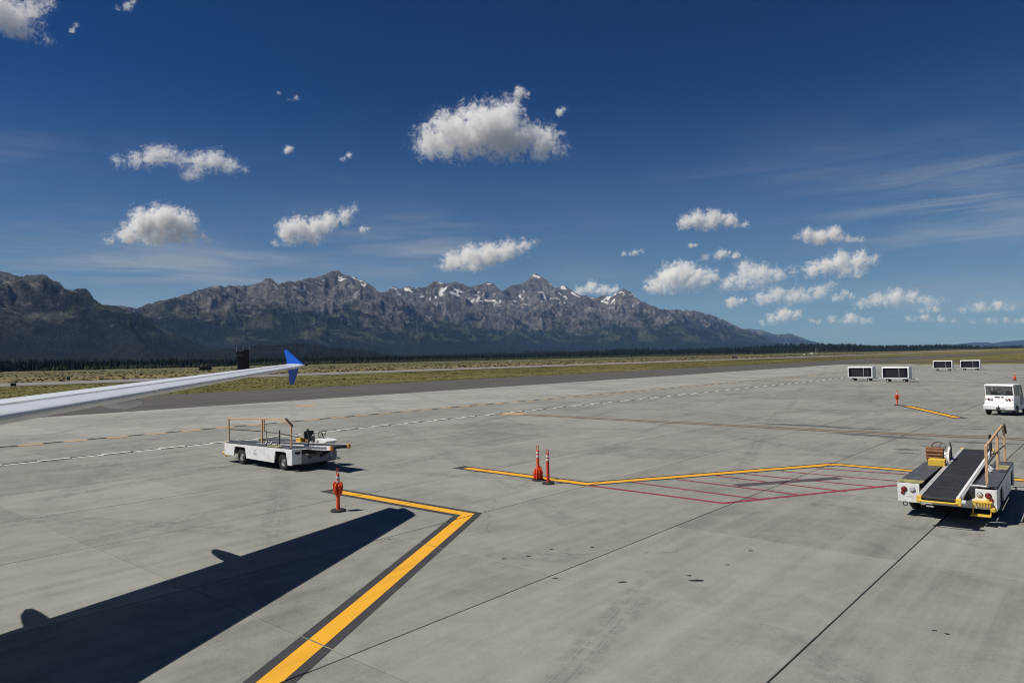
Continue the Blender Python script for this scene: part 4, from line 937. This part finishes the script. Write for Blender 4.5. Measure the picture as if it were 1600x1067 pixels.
def lens(parent, name, x, y, z, r, mat, nrm=-1):
    o = MB().lathe([(0, 0), (r, 0), (r, nrm * .012), (r * .8, nrm * .022), (0, nrm * .028)], (x, y, z), 'x', 18).build(name, mat, parent, smooth=True)
    MB().lathe([(r * 1.0, 0), (r * 1.16, 0), (r * 1.16, nrm * .014), (r * 1.0, nrm * .016), (r * 1.0, 0)], (x, y, z), 'x', 18).build('bezel', BLACKM, o, smooth=True)
    return o
def belt_loader(label, loc, ang, bump_mat, seat_back, front_view):
    """X forward, Y left, origin on the ground below the middle of the tail panel"""
    t = thing('belt_loader', label, 'belt loader', (loc[0], loc[1], 0), R_(ang), 'belt loaders on the apron')
    xr, xf = 1.21, 4.28
    for sd, nm in ((-1, 'side_panel'), (1, 'side_panel')):
        pol = [(0.01, .34), (0.01, .83), (4.99, .86), (4.99, .24), (xf + .44, .235), (xf + .34, .70), (xf + .28, .735), (xf - .36, .735), (xf - .42, .70), (xf - .50, .265), (xr + .52, .30), (xr + .42, .70), (xr + .36, .735), (xr - .34, .735), (xr - .40, .70), (xr - .48, .335)]
        y0, y1 = (-1.05, -1.01) if sd < 0 else (1.01, 1.05)
        p = MB().prism(pol, y0, y1, 'y').build(nm, WHITE, t, bevel=.006)
        if sd < 0:
            for k, (tx, sz, dx, dz) in enumerate((('NO', .11, 0, 0.62), ('BLD', .13, -.02, 0.485))):
                lettering(tx, sz, TINT, p, Matrix.Translation((2.42 + dx, -1.0515, dz)) @ Matrix.Rotation(R_(90), 4, 'X'))
            MB().box(2.18, 2.62, -1.0525, -1.0495, .735, .745).build('stencil_bar', TINT, p)
    MB().box(.08, 4.9, -.62, .62, .34, .78).build('chassis', BLACKM, t)
    for x in (xr, xf): MB().cyl((x, -.9, .33), (x, .9, .33), .06, n=12).build('axle', BLACKM, t)
    for x in (xr, xf):
        for s_ in (-1, 1):
            MB().box(x - .46, x + .46, s_ * .66 - .02, s_ * .66 + .02, .3, .8).build('wheel_well', BLACKM, t)
            wheel(t, x, s_ * .87, .335, .21, s_)
    # tail
    pol = [(-1.05, .37), (-1.05, .84), (-.62, .84), (-.62, .62), (-.50, .55), (.50, .55), (.56, .62), (.56, .84), (1.05, .84), (1.05, .37)]
    rp = MB().prism(pol, -.025, .008, 'x').build('tail_panel', WHITE, t, bevel=.006)
    for y, z, r, m_ in ((.90, .69, .060, REDL), (.93, .60, .040, REDL), (.71, .685, .055, WHITEL), (-.88, .70, .060, REDL), (-.94, .60, .040, REDL), (-.71, .705, .055, WHITEL)):
        lens(rp, 'tail_lamp' if m_ is REDL else 'reversing_lamp', -.025, y, z, r, m_)
    MB().box(-.03, .0, .30, .55, .60, .72).build('lamp_recess', BLACKM, rp)
    MB().torus((-.05, .88, .33), .05, .012, Matrix.Rotation(R_(90), 4, 'Y') , 14, 6).build('tow_ring', BLACKM, rp)
    MB().box(-.0262, -.0245, .68, .92, .515, .522).build('stencil_bar', TINT, rp); MB().box(-.0262, -.0245, .70, .83, .48, .487).build('stencil_bar', TINT, rp)
    MB().box(-.04, .2, .25, .42, .30, .33).build('number_plate', ALU, rp)
    # nose
    pol = [(4.99, .26), (5.03, .30), (5.03, .86), (4.985, .87)]
    MB().prism(pol, -1.05, -.62, 'y').build('front_panel', WHITE, t, bevel=.005)
    MB().prism([(4.90, .20), (5.02, .26), (5.02, .60), (4.90, .64)], -.618, 1.05, 'y').build('front_apron', GREYP, t, bevel=.006)
    o = MB().prism([(y * .13 - .80, z * .055 + .70) for y, z in [(math.cos(a), math.sin(a)) for a in np.linspace(0, 2 * math.pi, 21)[:-1]]], 5.028, 5.045, 'x').build('headlamp', BLACKM, t)
    for s_ in (-.07, .05): MB().lathe([(0, 0), (.036, 0), (.03, .01), (0, .014)], (5.046, -.80 + s_, .70), 'x', 12).build('lens', TGLASS, o, smooth=True)
    # decks
    MB().box(.36, 4.0, .52, 1.045, .845, .872).build('deck_plate', DECK, t, bevel=.004)
    MB().box(.02, .352, .50, 1.06, .845, .878).build('deck_plate', DYEL, t, bevel=.004, label='dirty yellow tread plate at the tail')
    MB().box(.10, 4.94, -1.045, -.60, .862, .884).build('deck_plate', DECK, t, bevel=.004)
    MB().box(3.2, 4.0, -1.03, -.75, .886, .90).build('deck_plate', DYEL, t, bevel=.003, label='dirty yellow tread plate on the near deck')
    # conveyor
    x0, z0, x1, z1 = -1.02, .69, 6.62, .955; al = math.atan2(z1 - z0, x1 - x0); L = math.hypot(x1 - x0, z1 - z0)
    MC = Matrix.Translation((x0, 0, z0)) @ Matrix.Rotation(-al, 4, 'Y')
    for s_ in (-1, 1):
        pol = [(-.02, -.06), (.05, .065), (L - .05, .065), (L + .02, -.04), (L - .1, -.10), (.1, -.10)]
        fr = MB().prism(pol, s_ * .375 - .03, s_ * .375 + .03, 'y', MC).build('conveyor_rail', ALU if s_ > 0 else WHITE, t, bevel=.005)
        MB().box(.3, L - .3, s_ * .435 - .022, s_ * .435 + .022, .030, .052, MC).build('guide_strip', ALU, fr)
    nb = 14; r_e = .055; ring = [(r_e - r_e * math.sin(a) * 1 - r_e * 0, r_e * math.cos(a) - .0) for a in np.linspace(0, math.pi, 7)]
    top = [(r_e - r_e * math.sin(a), -.01 + r_e * math.cos(a)) for a in np.linspace(math.pi, 0, 8)] + [(L - r_e + r_e * math.sin(a), -.01 + r_e * math.cos(a)) for a in np.linspace(0, math.pi, 8)]
    MB().prism(top, -.338, .338, 'y', MC).build('belt', BELT, t)
    for s_ in (-1, 1):
        for xe, dz in ((-.02, -.02), (L + .02, -.01)):
            if xe < 0 and bump_mat is ORANGEB: m_ = YELLOW
            else: m_ = bump_mat
            MB().prism([(xe - .07, dz - .08), (xe - .045, dz + .075), (xe + .045, dz + .085), (xe + .07, dz + .02), (xe + .05, dz - .09)], s_ * .40 - .055, s_ * .40 + .055, 'y', MC).build('end_bumper', m_, t, bevel=.014)
    b = MB().tube([MC @ Vector(p) for p in ((-.06, -.40, -.05), (-.11, -.30, -.055), (-.11, .30, -.055), (-.06, .40, -.05))], .026, 10); b.build('end_bar', YELLOW, t, smooth=True)
    MB().cyl(MC @ Vector((-.0, -.54, -.03)), MC @ Vector((0, -.43, -.03)), .06, .07, 14).build('drive_motor', ALU, t, smooth=True)
    for x in (.9, 4.7): MB().box(x - .06, x + .06, -.36, .36, .70, .80).build('cross_beam', BLACKM, t)
    MB().prism([(4.8, .42), (5.02, .42), (5.9, .80), (5.7, .84)], -.30, -.24, 'y').build('support_arm', BLACKM, t); MB().prism([(4.8, .42), (5.02, .42), (5.9, .80), (5.7, .84)], .24, .30, 'y').build('support_arm', BLACKM, t)
    # handrail on the right-hand side
    yr = -.86
    rail = [(.02, yr, 1.86), (2.65, yr, 1.94), (4.30, yr, 2.0), (4.72, yr, 1.70)]
    b = MB().tube([(.20, -.50, .88), (.08, -.62, .90), (.04, yr, .90), (.02, yr, 1.0)], .026, 10); b.build('rail_foot', ALU, t, smooth=True)
    def bar(p, q, r, mat, nm):
        p = Vector(p); q = Vector(q); d = (q - p); Mx = Matrix.Translation(p) @ d.to_track_quat('X', 'Z').to_matrix().to_4x4()
        return MB().box(0, d.length, -r, r, -r, r, Mx).build(nm, mat, t, bevel=r * .35)
    bar((.04, yr, .93), (.02, yr, 1.88), .029, TAN, 'rail_post')
    for p, q in zip(rail, rail[1:]): bar(p, q, .026, TAN, 'top_rail')
    bar((2.62, yr, .95), (2.66, yr, 1.94), .030, TAN, 'rail_post'); bar((2.78, yr, 1.42), (2.80, yr, 1.92), .022, TAN, 'rail_post')
    bar((4.72, yr, .90), (4.72, yr, 1.70), .026, TAN, 'rail_post'); bar((.03, yr, 1.40), (2.62, yr, 1.44), .016, BLACKM, 'mid_rail')
    bar((2.8, yr, 1.44), (4.72, yr, 1.38), .012, BLACKM, 'mid_rail'); bar((4.40, yr - .03, 2.02), (4.86, yr - .03, 1.74), .034, BVINYL, 'grip_pad')
    bar((3.4, -.55, .92), (3.42, -.55, 1.50), .020, BLACKM, 'brace'); bar((3.42, -.55, 1.36), (5.25, -.48, 1.22), .014, BLACKM, 'brace')
    bar((5.28, -.47, .95), (5.30, -.47, 1.32), .022, BLACKM, 'control_post'); bar((5.22, -.47, 1.62), (5.38, -.47, 1.14), .035, BVINYL, 'control_handle')
    for x in (2.64, 3.0): MB().cyl((x, -.70, .90), (x, -.62, 1.02), .06, .015, 12).build('rail_socket', ALU, t, smooth=True)
    MB().cyl((2.95, yr, 1.05), (2.95, yr, 1.50), .022, .03, 10).build('cable', ALU, t, smooth=True)
    # driver's place on the left
    st_ = MB().box(3.62, 4.02, .50, .96, .90, 1.02).build('seat', seat_back, t, bevel=.03)
    bk = MB().prism([(3.54, 1.00), (3.64, 1.0), (3.60, 1.36), (3.52, 1.36)], .50, .96, 'y').build('backrest', BVINYL if front_view else seat_back, t, bevel=.028)
    for z in (1.03, 1.12, 1.22): MB().box(3.495, 3.535, .51, .95, z, z + .05).build('slat', seat_back, bk, bevel=.01)
    MB().box(3.1, 3.42, .42, .84, .873, 1.06).build('battery_box', YELLOW, t, bevel=.01)
    MB().prism([(4.05, .873), (4.05, 1.0), (4.12, 1.16), (4.24, 1.26), (4.30, 1.30), (4.34, 1.24), (4.36, 1.12), (4.56, 1.06), (4.44, .873)], .44, .49, 'y').build('cowl_side', WHITE2, t, bevel=.006)
    MB().prism([(4.40, .80), (4.40, 1.02), (4.50, 1.10), (4.95, 1.07), (5.10, 1.02), (5.08, .98), (4.96, .96), (4.94, .66), (4.5, .66)], .492, 1.04, 'y').build('hood', WHITE2, t, bevel=.012)
    Ms = Matrix.Rotation(R_(-52), 4, 'Y'); c = Vector((4.44, .76, 1.27))
    sw = MB().torus(c, .18, .014, Ms, 30, 8).build('steering_wheel', BVINYL, t, smooth=True)
    b = MB()
    for a in (90, 210, 330): b.tube([c, c + Ms @ Vector((.175 * math.cos(R_(a)), .175 * math.sin(R_(a)), 0))], .011, 6)
    b.cyl(c + Ms @ Vector((0, 0, -.02)), c + Ms @ Vector((0, 0, .03)), .04, .03, 12); b.build('spokes', BVINYL, sw, smooth=True)
    MB().tube([c, (4.62, .76, 1.02)], .02, 8).build('steering_column', BLACKM, t, smooth=True)
    MB().box(4.12, 4.38, .40, .438, 1.0, 1.22).build('dash', BLACKM, t, bevel=.01)
    MB().tube([(4.35, .42, .95), (4.36, .42, 1.30), (4.30, .44, 1.42)], .017, 8).build('lever', BLACKM, t, smooth=True)
    # folding step at the right of the tail
    stp = MB().box(-.24, -.03, -.96, -.58, .545, .575).build('step', YELLOW, t, bevel=.006)
    for k in range(6): MB().box(-.235, -.225, -.94 + k * .058, -.915 + k * .058, .46, .545).build('step_slat', YELLOW, stp)
    stp2 = MB().box(-.30, -.08, -.94, -.53, .235, .265).build('step', YELLOW, t, bevel=.006)
    MB().tube([(-.10, -.59, .55), (-.13, -.58, .40), (-.13, -.57, .25)], .014, 6).build('step_strap', YELLOW, stp2); MB().tube([(-.10, -.94, .55), (-.15, -.935, .40), (-.15, -.93, .25)], .014, 6).build('step_strap', YELLOW, stp2)
    # front foot loop and yellow wheel chock holder
    MB().tube([(5.04, .72, .80), (5.12, .72, .45), (5.14, .72, .33), (5.30, .72, .31), (5.30, 1.0, .31), (5.10, 1.02, .33)], .022, 8).build('front_step', ALU, t, smooth=True)
    for y, z in ((-.98, .40), (-.86, .55)): MB().lathe([(0, -.11), (.05, -.09), (.07, 0), (.05, .09), (0, .11)], (-.14 if z < .5 else -.08, y, z), 'x', 12).build('rubber_buffer', YELLOW, t, smooth=True)
    return t
OL = np.array(G(378, 725)) ; dL = np.array([math.cos(R_(-39.3)), math.sin(R_(-39.3))]); eL = np.array([-dL[1], dL[0]])
belt_loader('white belt loader seen from its side, behind the single orange post at left', OL - 1.21 * dL + 0.95 * eL, -39.3, ORANGEB, BROWN, True)
aR = np.array(G(1404, 782.7, .36)); bR = np.array(G(1558, 797.8, .36))
belt_loader('white belt loader seen from its tail, black belt rising away, cut by the right edge', (aR + bR) / 2, 51.0, YELLOW, BROWN, False)

def baggage_tug(label, loc, ang):
    t = thing('baggage_tug', label, 'tug', (loc[0], loc[1], 0), R_(ang)); W = .80
    pol = [(0.0, .34), (-.02, .62), (.05, .70), (.17, 1.20), (.24, 1.24), (1.18, 1.24), (1.24, .62), (1.75, .62), (1.86, 1.02), (2.75, .86), (2.92, .78), (2.94, .36), (2.62, .34), (2.50, .66), (2.10, .66), (1.98, .34), (.86, .34), (.74, .66), (.30, .66), (.18, .34)]
    body = MB().prism(pol, -W, W, 'y').build('body', WHITE2, t, bevel=.03)
    MB().prism([(-.05, .36), (-.06, .60), (0.0, .66), (.10, .66), (.10, .36)], -W - .03, W + .03, 'y').build('rear_bumper', WHITE2, t, bevel=.025)
    MB().box(.2, 2.8, -.55, .55, .26, .36).build('chassis', BLACKM, t)
    for x in (.52, 2.30):
        for s_ in (-1, 1):
            a = wheel(t, x, s_ * .72, .31, .2, s_)
            MB().prism([(x + .36 * math.cos(q), .31 + .36 * math.sin(q)) for q in np.linspace(0, math.pi, 11)] + [(x + .44 * math.cos(q), .31 + .44 * math.sin(q)) for q in np.linspace(math.pi, 0, 11)], s_ * (W + .018) - .018, s_ * (W + .018) + .018, 'y').build('wheel_arch', WHITE2, t)
    rf = MB().prism([(.06, 1.84), (.10, 1.90), (.30, 1.935), (1.45, 1.92), (1.56, 1.87), (1.54, 1.84)], -.79, .79, 'y').build('roof', WHITE2, t, bevel=.02)
    for s_ in (-1, 1):
        MB().prism([(.20, 1.23), (.10, 1.85), (.17, 1.85), (.30, 1.23)], s_ * .755 - .03, s_ * .755 + .03, 'y').build('rear_pillar', WHITE2, t)
        MB().prism([(1.80, 1.0), (1.46, 1.85), (1.53, 1.85), (1.90, 1.0)], s_ * .755 - .025, s_ * .755 + .025, 'y').build('front_pillar', GREYP, t)
        MB().prism([(.98, 1.23), (.98, 1.85), (1.05, 1.85), (1.05, 1.23)], s_ * .765 - .022, s_ * .765 + .022, 'y').build('door_pillar', GREYP, t)
        MB().prism([(.29, 1.245), (.185, 1.838), (.975, 1.838), (.975, 1.245)], s_ * .765 - .006, s_ * .765 + .006, 'y').build('side_window', GLASS, t)
        MB().prism([(1.26, .64), (1.10, 1.22), (1.72, 1.18), (1.74, .64)], s_ * .79 - .01, s_ * .79 + .01, 'y').build('door', GREYP, t)
    fr = MB().prism([(.205, 1.26), (.12, 1.82), (.135, 1.82), (.22, 1.26)], -.70, .70, 'y').build('rear_window', GLASS, t)
    MB().prism([(1.78, 1.06), (1.50, 1.82), (1.51, 1.82), (1.79, 1.06)], -.72, .72, 'y').build('windscreen', GLASS, t)
    for a_, b_ in ((.85, .42), (.85, -.42)):
        MB().box(.62, 1.0, b_ - .2, b_ + .2, 1.05, 1.30).build('seat', BVINYL, t, bevel=.05); MB().box(.52, .64, b_ - .19, b_ + .19, 1.25, 1.50).build('backrest', BVINYL, t, bevel=.05)
    MB().torus((1.35, .38, 1.40), .18, .014, Matrix.Rotation(R_(-55), 4, 'Y'), 22, 6).build('steering_wheel', BVINYL, t, smooth=True)
    Mr = Matrix.Translation((.02, 0, 0))
    for s_ in (-1, 1):
        lens(t, 'tail_lamp', .075, s_ * .56, 1.00, .055, REDL); lens(t, 'reversing_lamp', .075, s_ * .40, 1.00, .055, WHITEL)
        MB().box(.08, .14, s_ * .73 - .02, s_ * .73 + .02, .97, 1.03).build('side_marker', BLACKM, t)
    MB().box(.10, .16, -.02, .24, 1.14, 1.175).build('vent', BLACKM, t); MB().box(.10, .16, -.22, -.11, 1.14, 1.175).build('vent', BLACKM, t)
    lettering('073', .07, REDTXT, t, Matrix.Translation((.128, -.42, 1.125)) @ Matrix.Rotation(R_(-90), 4, 'Z') @ Matrix.Rotation(R_(77), 4, 'X'))
    h = MB().box(-.16, 0, -.10, .10, .38, .50).build('hitch', BLACKM, t, bevel=.01); MB().cyl((-.10, 0, .34), (-.10, 0, .62), .02, n=10).build('hitch_pin', BLACKM, h); MB().box(-.13, -.05, -.30, -.1, .38, .52).build('hitch_bracket', ALU, h, bevel=.01)
    return t
pa = np.array(G(1543, 647.5)); pb = np.array(G(1590, 648)); dd = (pb - pa) / np.linalg.norm(pb - pa); an = math.degrees(math.atan2(dd[0], -dd[1]))
fwd_ = np.array([-dd[1], dd[0]])
baggage_tug('small white cab tug seen from behind, standing near the right edge', np.array(G(1561, 649)), 38.0)

def baggage_cart(label, loc, ang, hue=NAVY):
    """X along the cart, near open side at -Y"""
    t = thing('baggage_cart', label, 'baggage cart', (loc[0], loc[1], 0), R_(ang), 'baggage carts waiting on the apron'); Lh, W = 1.58, .78
    MB().box(-Lh, Lh, -W, W, .42, .56).build('floor_frame', WHITE, t, bevel=.02)
    rp = [(-W - .03, 1.86)] + [(-W + .06, 1.97), (-.35, 2.01), (.35, 2.01), (W - .06, 1.97), (W + .03, 1.86)]
    MB().prism(rp, -Lh - .04, Lh + .04, 'x').build('roof', WHITE, t, bevel=.015)
    for sx in (-1, 1):
        MB().box(sx * Lh - .035, sx * Lh + .035, -W + .05, W - .05, .56, 1.87).build('end_wall', WHITE, t)
        for sy in (-1, 1): MB().box(sx * (Lh - .03) - .07, sx * (Lh - .03) + .07, sy * W - .06, sy * W + .05, .545, 1.875).build('corner_post', WHITE, t, bevel=.01)
    MB().box(.42, .50, -W - .012, -W + .05, .56, 1.86).build('middle_post', GREYP, t)
    MB().box(-Lh + .05, Lh - .05, W - .05, W - .02, .56, 1.86).build('far_curtain', hue, t)
    MB().box(-Lh + .04, Lh - .04, -W + .10, -W + .115, .56, 1.86).build('interior_shade_panel', CARTSHADE, t)  # added black panel: paints the shaded interior behind the open side
    for x0_, x1_ in ((-Lh + .06, -Lh + .36), (Lh - .42, Lh - .10)):
        n = 10; pts = [(x0_ + (x1_ - x0_) * k / n, -W + .06 + .03 * (-1) ** k) for k in range(n + 1)]; MB().prism(pts + [(p[0], p[1] + .012) for p in pts[::-1]], .58, 1.84, 'z').build('side_curtain', hue, t)
    for x in (-1.02, 1.02):
        for s_ in (-1, 1): wheel(t, x, s_ * .62, .20, .12, s_, ALU)
        MB().cyl((x, -.6, .2), (x, .6, .2), .035, n=8).build('axle', BLACKM, t); MB().box(x - .22, x + .22, -.4, .4, .24, .42).build('bogie', BLACKM, t)
    tb = MB().tube([(Lh, -.25, .42), (Lh + .75, 0, .36)], .03, 8); tb.tube([(Lh, .25, .42), (Lh + .75, 0, .36)], .03, 8); tb.cyl((Lh + .70, 0, .37), (Lh + .95, 0, .40), .03, n=8); o = tb.build('tow_bar', WHITE, t)
    return t
dc = np.array(G(1419, 597)) - np.array(G(1326, 595)); dc /= np.linalg.norm(dc); nc = np.array([-dc[1], dc[0]]); ac = -42.0; nc = np.array([math.sin(R_(42)), math.cos(R_(42))])
c1 = baggage_cart('white baggage cart at the rear of the nearer pair of carts', np.array(G(1344, 595.3)) + nc * .85, ac)
baggage_cart('white baggage cart with blue curtains leading the nearer pair of carts', np.array(G(1399, 596.9)) + nc * .85, ac)
dc2 = np.array(G(1531, 578.6)) - np.array(G(1459, 579.8)); dc2 /= np.linalg.norm(dc2); nc2 = np.array([-dc2[1], dc2[0]]); ac2 = -40.0; nc2 = np.array([math.sin(R_(40)), math.cos(R_(40))])
baggage_cart('white baggage cart on the left of the farther pair of carts', np.array(G(1473, 579.6)) + nc2 * .85, ac2)
baggage_cart('white baggage cart on the right of the farther pair, tow bar pointing right', np.array(G(1516, 578.9)) + nc2 * .85, ac2)

# ------------------------------------------------------------------ delineator posts
def post(label, loc, rz, collar, mat=ORANGE, h=1.2):
    """collar: height of the bundle of orange fins, or None"""
    t = thing('delineator_post', label, 'post', (loc[0], loc[1], 0), rz, 'orange delineator posts on the apron')
    n = 8; MB().lathe([(0, 0), (.215, 0), (.225, .02), (.20, .055), (.09, .062), (0, .062)], (0, 0, 0.004), 'z', n).build('rubber_base', RUBBER, t)
    tube_ = MB().lathe([(0, .05), (.062, .05), (.055, .12), (.050, 1.0 * h / 1.2), (.046, 1.03 * h / 1.2), (.03, 1.06 * h / 1.2), (0, 1.06 * h / 1.2)], (0, 0, 0), 'z', 20).build('post_tube', mat, t, smooth=True)
    for z in (.80, .92): MB().lathe([(.0512, z * h / 1.2), (.0535, z * h / 1.2), (.0535, (z + .075) * h / 1.2), (.0512, (z + .075) * h / 1.2), (.0512, z * h / 1.2)], (0, 0, 0), 'z', 20).build('reflective_band', REFLW, t, smooth=True)
    k = h / 1.2; MB().tube([(-.035, 0, 1.05 * k), (-.04, 0, 1.14 * k), (-.02, 0, 1.195 * k), (.02, 0, 1.195 * k), (.04, 0, 1.14 * k), (.035, 0, 1.05 * k)], .011, 8).build('handle_loop', mat, t, smooth=True)
    if collar is not None:
        rf = random.Random(int(collar * 100) + 3)
        for q in range(9):
            a = q * 2 * math.pi / 9 + rf.uniform(-.15, .15); hh = rf.uniform(.32, .42); zb = collar + rf.uniform(-.01, .03)
            pol = [(.046, zb), (.072, zb + .01), (.128, zb + hh * .35), (.150, zb + hh * .80), (.125, zb + hh), (.10, zb + hh * .97), (.052, zb + hh * 1.02)]
            if collar < .2: pol = [(.05, zb), (.17, zb), (.165, zb + hh * .55), (.12, zb + hh * .95), (.09, zb + hh), (.055, zb + hh * .8)]
            MB().prism(pol, -.026, .026, 'y', Matrix.Rotation(a, 4, 'Z')).build('fin', ORANGE, t, bevel=.01)
    return t
post('single orange post with a collar of fins, beside the near yellow line at left', G(528.5, 798.5), R_(20), .42)
post('taller orange post with orange fins heaped round its foot, left of a pair', G(841, 750.5), R_(5), .07)
post('bare red post on a black base, right of a pair', G(856.5, 755.8), R_(40), None, REDOR, 1.16)
post('orange post with a collar of fins, standing alone at right before the carts', G(1402, 633.2), R_(10), .42)
post('far small orange post behind the white tug', G(1585.5, 594), R_(0), .07)

# ------------------------------------------------------------------ control tower and small things on the field
def at_range(px, py, rng_):              # ground point at a stated distance in a pixel's direction
    d = ray(px, py); k = rng_ / math.hypot(d[0], d[1]); return (d[0] * k, d[1] * k)
tw = at_range(381, 577, 585); tr = math.atan2(tw[1], tw[0]) - math.pi / 2
t = thing('control_tower', 'dark brown control tower with a wide cab, standing beyond the runway', 'tower', (tw[0], tw[1], -0.1), tr)
MB().box(-4.6, -0.4, -2.6, 2.6, 0, 8.2).build('shaft', TOWERB, t, bevel=.1)
MB().box(-0.38, 4.0, -3.4, 3.0, 0, 14.9).build('stair_shaft', TOWERB, t, bevel=.1)
MB().add([(-4.6, -2.6, 8.2), (-.42, -2.6, 8.2), (-.42, 2.6, 8.2), (-4.6, 2.6, 8.2), (-5.4, -3.6, 10.6), (-.42, -3.6, 10.6), (-.42, 3.4, 10.6), (-5.4, 3.4, 10.6)], [(0, 3, 2, 1), (4, 5, 6, 7), (0, 1, 5, 4), (1, 2, 6, 5), (2, 3, 7, 6), (3, 0, 4, 7)]).build('cab_base', TOWERB, t)
bal = MB().box(-6.0, -.42, -4.2, 3.9, 10.62, 10.85).build('balcony', CONCB, t)
for k in range(10): MB().box(-5.95 + k * .6, -5.89 + k * .6, -4.15, -4.09, 10.85, 11.75).build('baluster', CONCB, bal)
MB().box(-6.0, -.42, -4.17, -4.07, 11.70, 11.78).build('handrail', CONCB, bal)
for k in range(4):
    p = MB().box(-5.2 + k * 1.2, -4.08 + k * 1.2, -3.4, -3.3, 10.87, 12.9).build('window', TGLASS, t); MB().box(-5.24 + k * 1.2, -5.16 + k * 1.2, -3.46, -3.28, 10.87, 12.95).build('mullion', TOWERB, p)
MB().box(-5.2, -.42, -3.28, 3.2, 10.86, 12.9).build('cab', TOWERB, t)
MB().box(-5.7, -.3, -3.8, 3.7, 12.96, 13.9).build('roof', TOWERB, t, bevel=.08)
MB().box(-.6, 4.3, -3.7, 3.2, 14.92, 15.3).build('roof', TOWERB, t, bevel=.05)
for x, z0, hh in ((-5.3, 13.9, 3.6), (-.3, 15.3, 2.6), (4.0, 15.3, 2.9)): MB().cyl((x, 0, z0), (x, 0, z0 + hh), .12, .07, 8).build('antenna', WHITE2, t)
def small_box(name, label, cat, px, py, wd, ht, dp, mat, roof=None, legs=False, rng_=None, z0=0.0, grp=None):
    g = at_range(px, py, rng_) if rng_ else G(px, py, -0.1)
    t = thing(name, label, cat, (g[0], g[1], -0.1), math.atan2(g[1], g[0]) - math.pi / 2, grp)
    zb = z0 if not legs else ht * .28
    MB().box(-wd / 2, wd / 2, -dp / 2, dp / 2, zb, ht).build('panel' if legs else 'wall', mat, t, bevel=.02)
    if legs:
        for x in (-wd * .35, wd * .35): MB().cyl((x, 0, 0), (x, 0, zb + .05), .04, n=6).build('leg', BLACKM, t)
    if roof: MB().prism([(-wd / 2 - .2, ht), (wd / 2 + .2, ht), (wd / 2, ht + ht * .22), (-wd / 2, ht + ht * .22)], -dp / 2 - .2, dp / 2 + .2, 'y').build('roof', roof, t)
    return t
small_box('runway_sign', 'dark box sign standing before the runway at the far left edge', 'sign', 21, 604.8, 1.15, .95, .3, BLACKM, legs=True)
small_box('runway_sign', 'small dark sign beyond the runway, left of the wing', 'sign', 107, 596, .85, 1.5, .3, BLACKM, legs=True)
small_box('equipment_hut', 'low dark hut left of the control tower', 'hut', 321, 577, 9.5, 2.2, 4, TOWERB, TOWERB, rng_=640)
small_box('equipment_hut', 'tiny pale shed at the foot of the control tower', 'hut', 363, 577, 1.6, 1.4, 1.6, WHITE2, TOWERB, rng_=600)
s1 = small_box('equipment_hut', 'white equipment shelter beside slim masts on the far field at right', 'hut', 1268, 553.6, 5.4, 3.0, 3.0, WHITE2, rng_=1250, z0=1.2)
for x in (-2, 2): MB().box(x - .15, x + .15, -.3, .3, 0, 1.2).build('leg', BLACKM, s1)
for k, (px, hh, lb) in enumerate(((1275, 11, 'slim white mast right of the equipment shelter'), (1277.6, 10.5, 'slim grey mast farthest right of the equipment shelter'))):
    g = at_range(px, 553, 1250); t = thing('mast', lb, 'mast', (g[0], g[1], -.1)); MB().cyl((0, 0, 0), (0, 0, hh), .22, .12, 6).build('pole', WHITE2 if k == 0 else GREYP, t); MB().box(-.6, .6, -.2, .2, hh * .6, hh * .66).build('crossarm', GREYP, t)
small_box('equipment_hut', 'tiny white cabinet left of the equipment shelter', 'cabinet', 1256.5, 553.8, 1.5, 2.2, 1.5, WHITE2, rng_=1200)
small_box('runway_sign', 'tiny white marker board on the field below the highest peaks', 'sign', 797, 566, 1.8, 1.8, .3, WHITE2, legs=True, rng_=700)
small_box('runway_sign', 'left of two tiny dark boards on the field below the ridge end', 'sign', 1146, 561.5, 1.6, 2.6, .4, BLACKM, legs=True, rng_=560)
small_box('runway_sign', 'right of two tiny dark boards on the field below the ridge end', 'sign', 1150.5, 561.4, 1.5, 2.6, .4, BLACKM, legs=True, rng_=560)
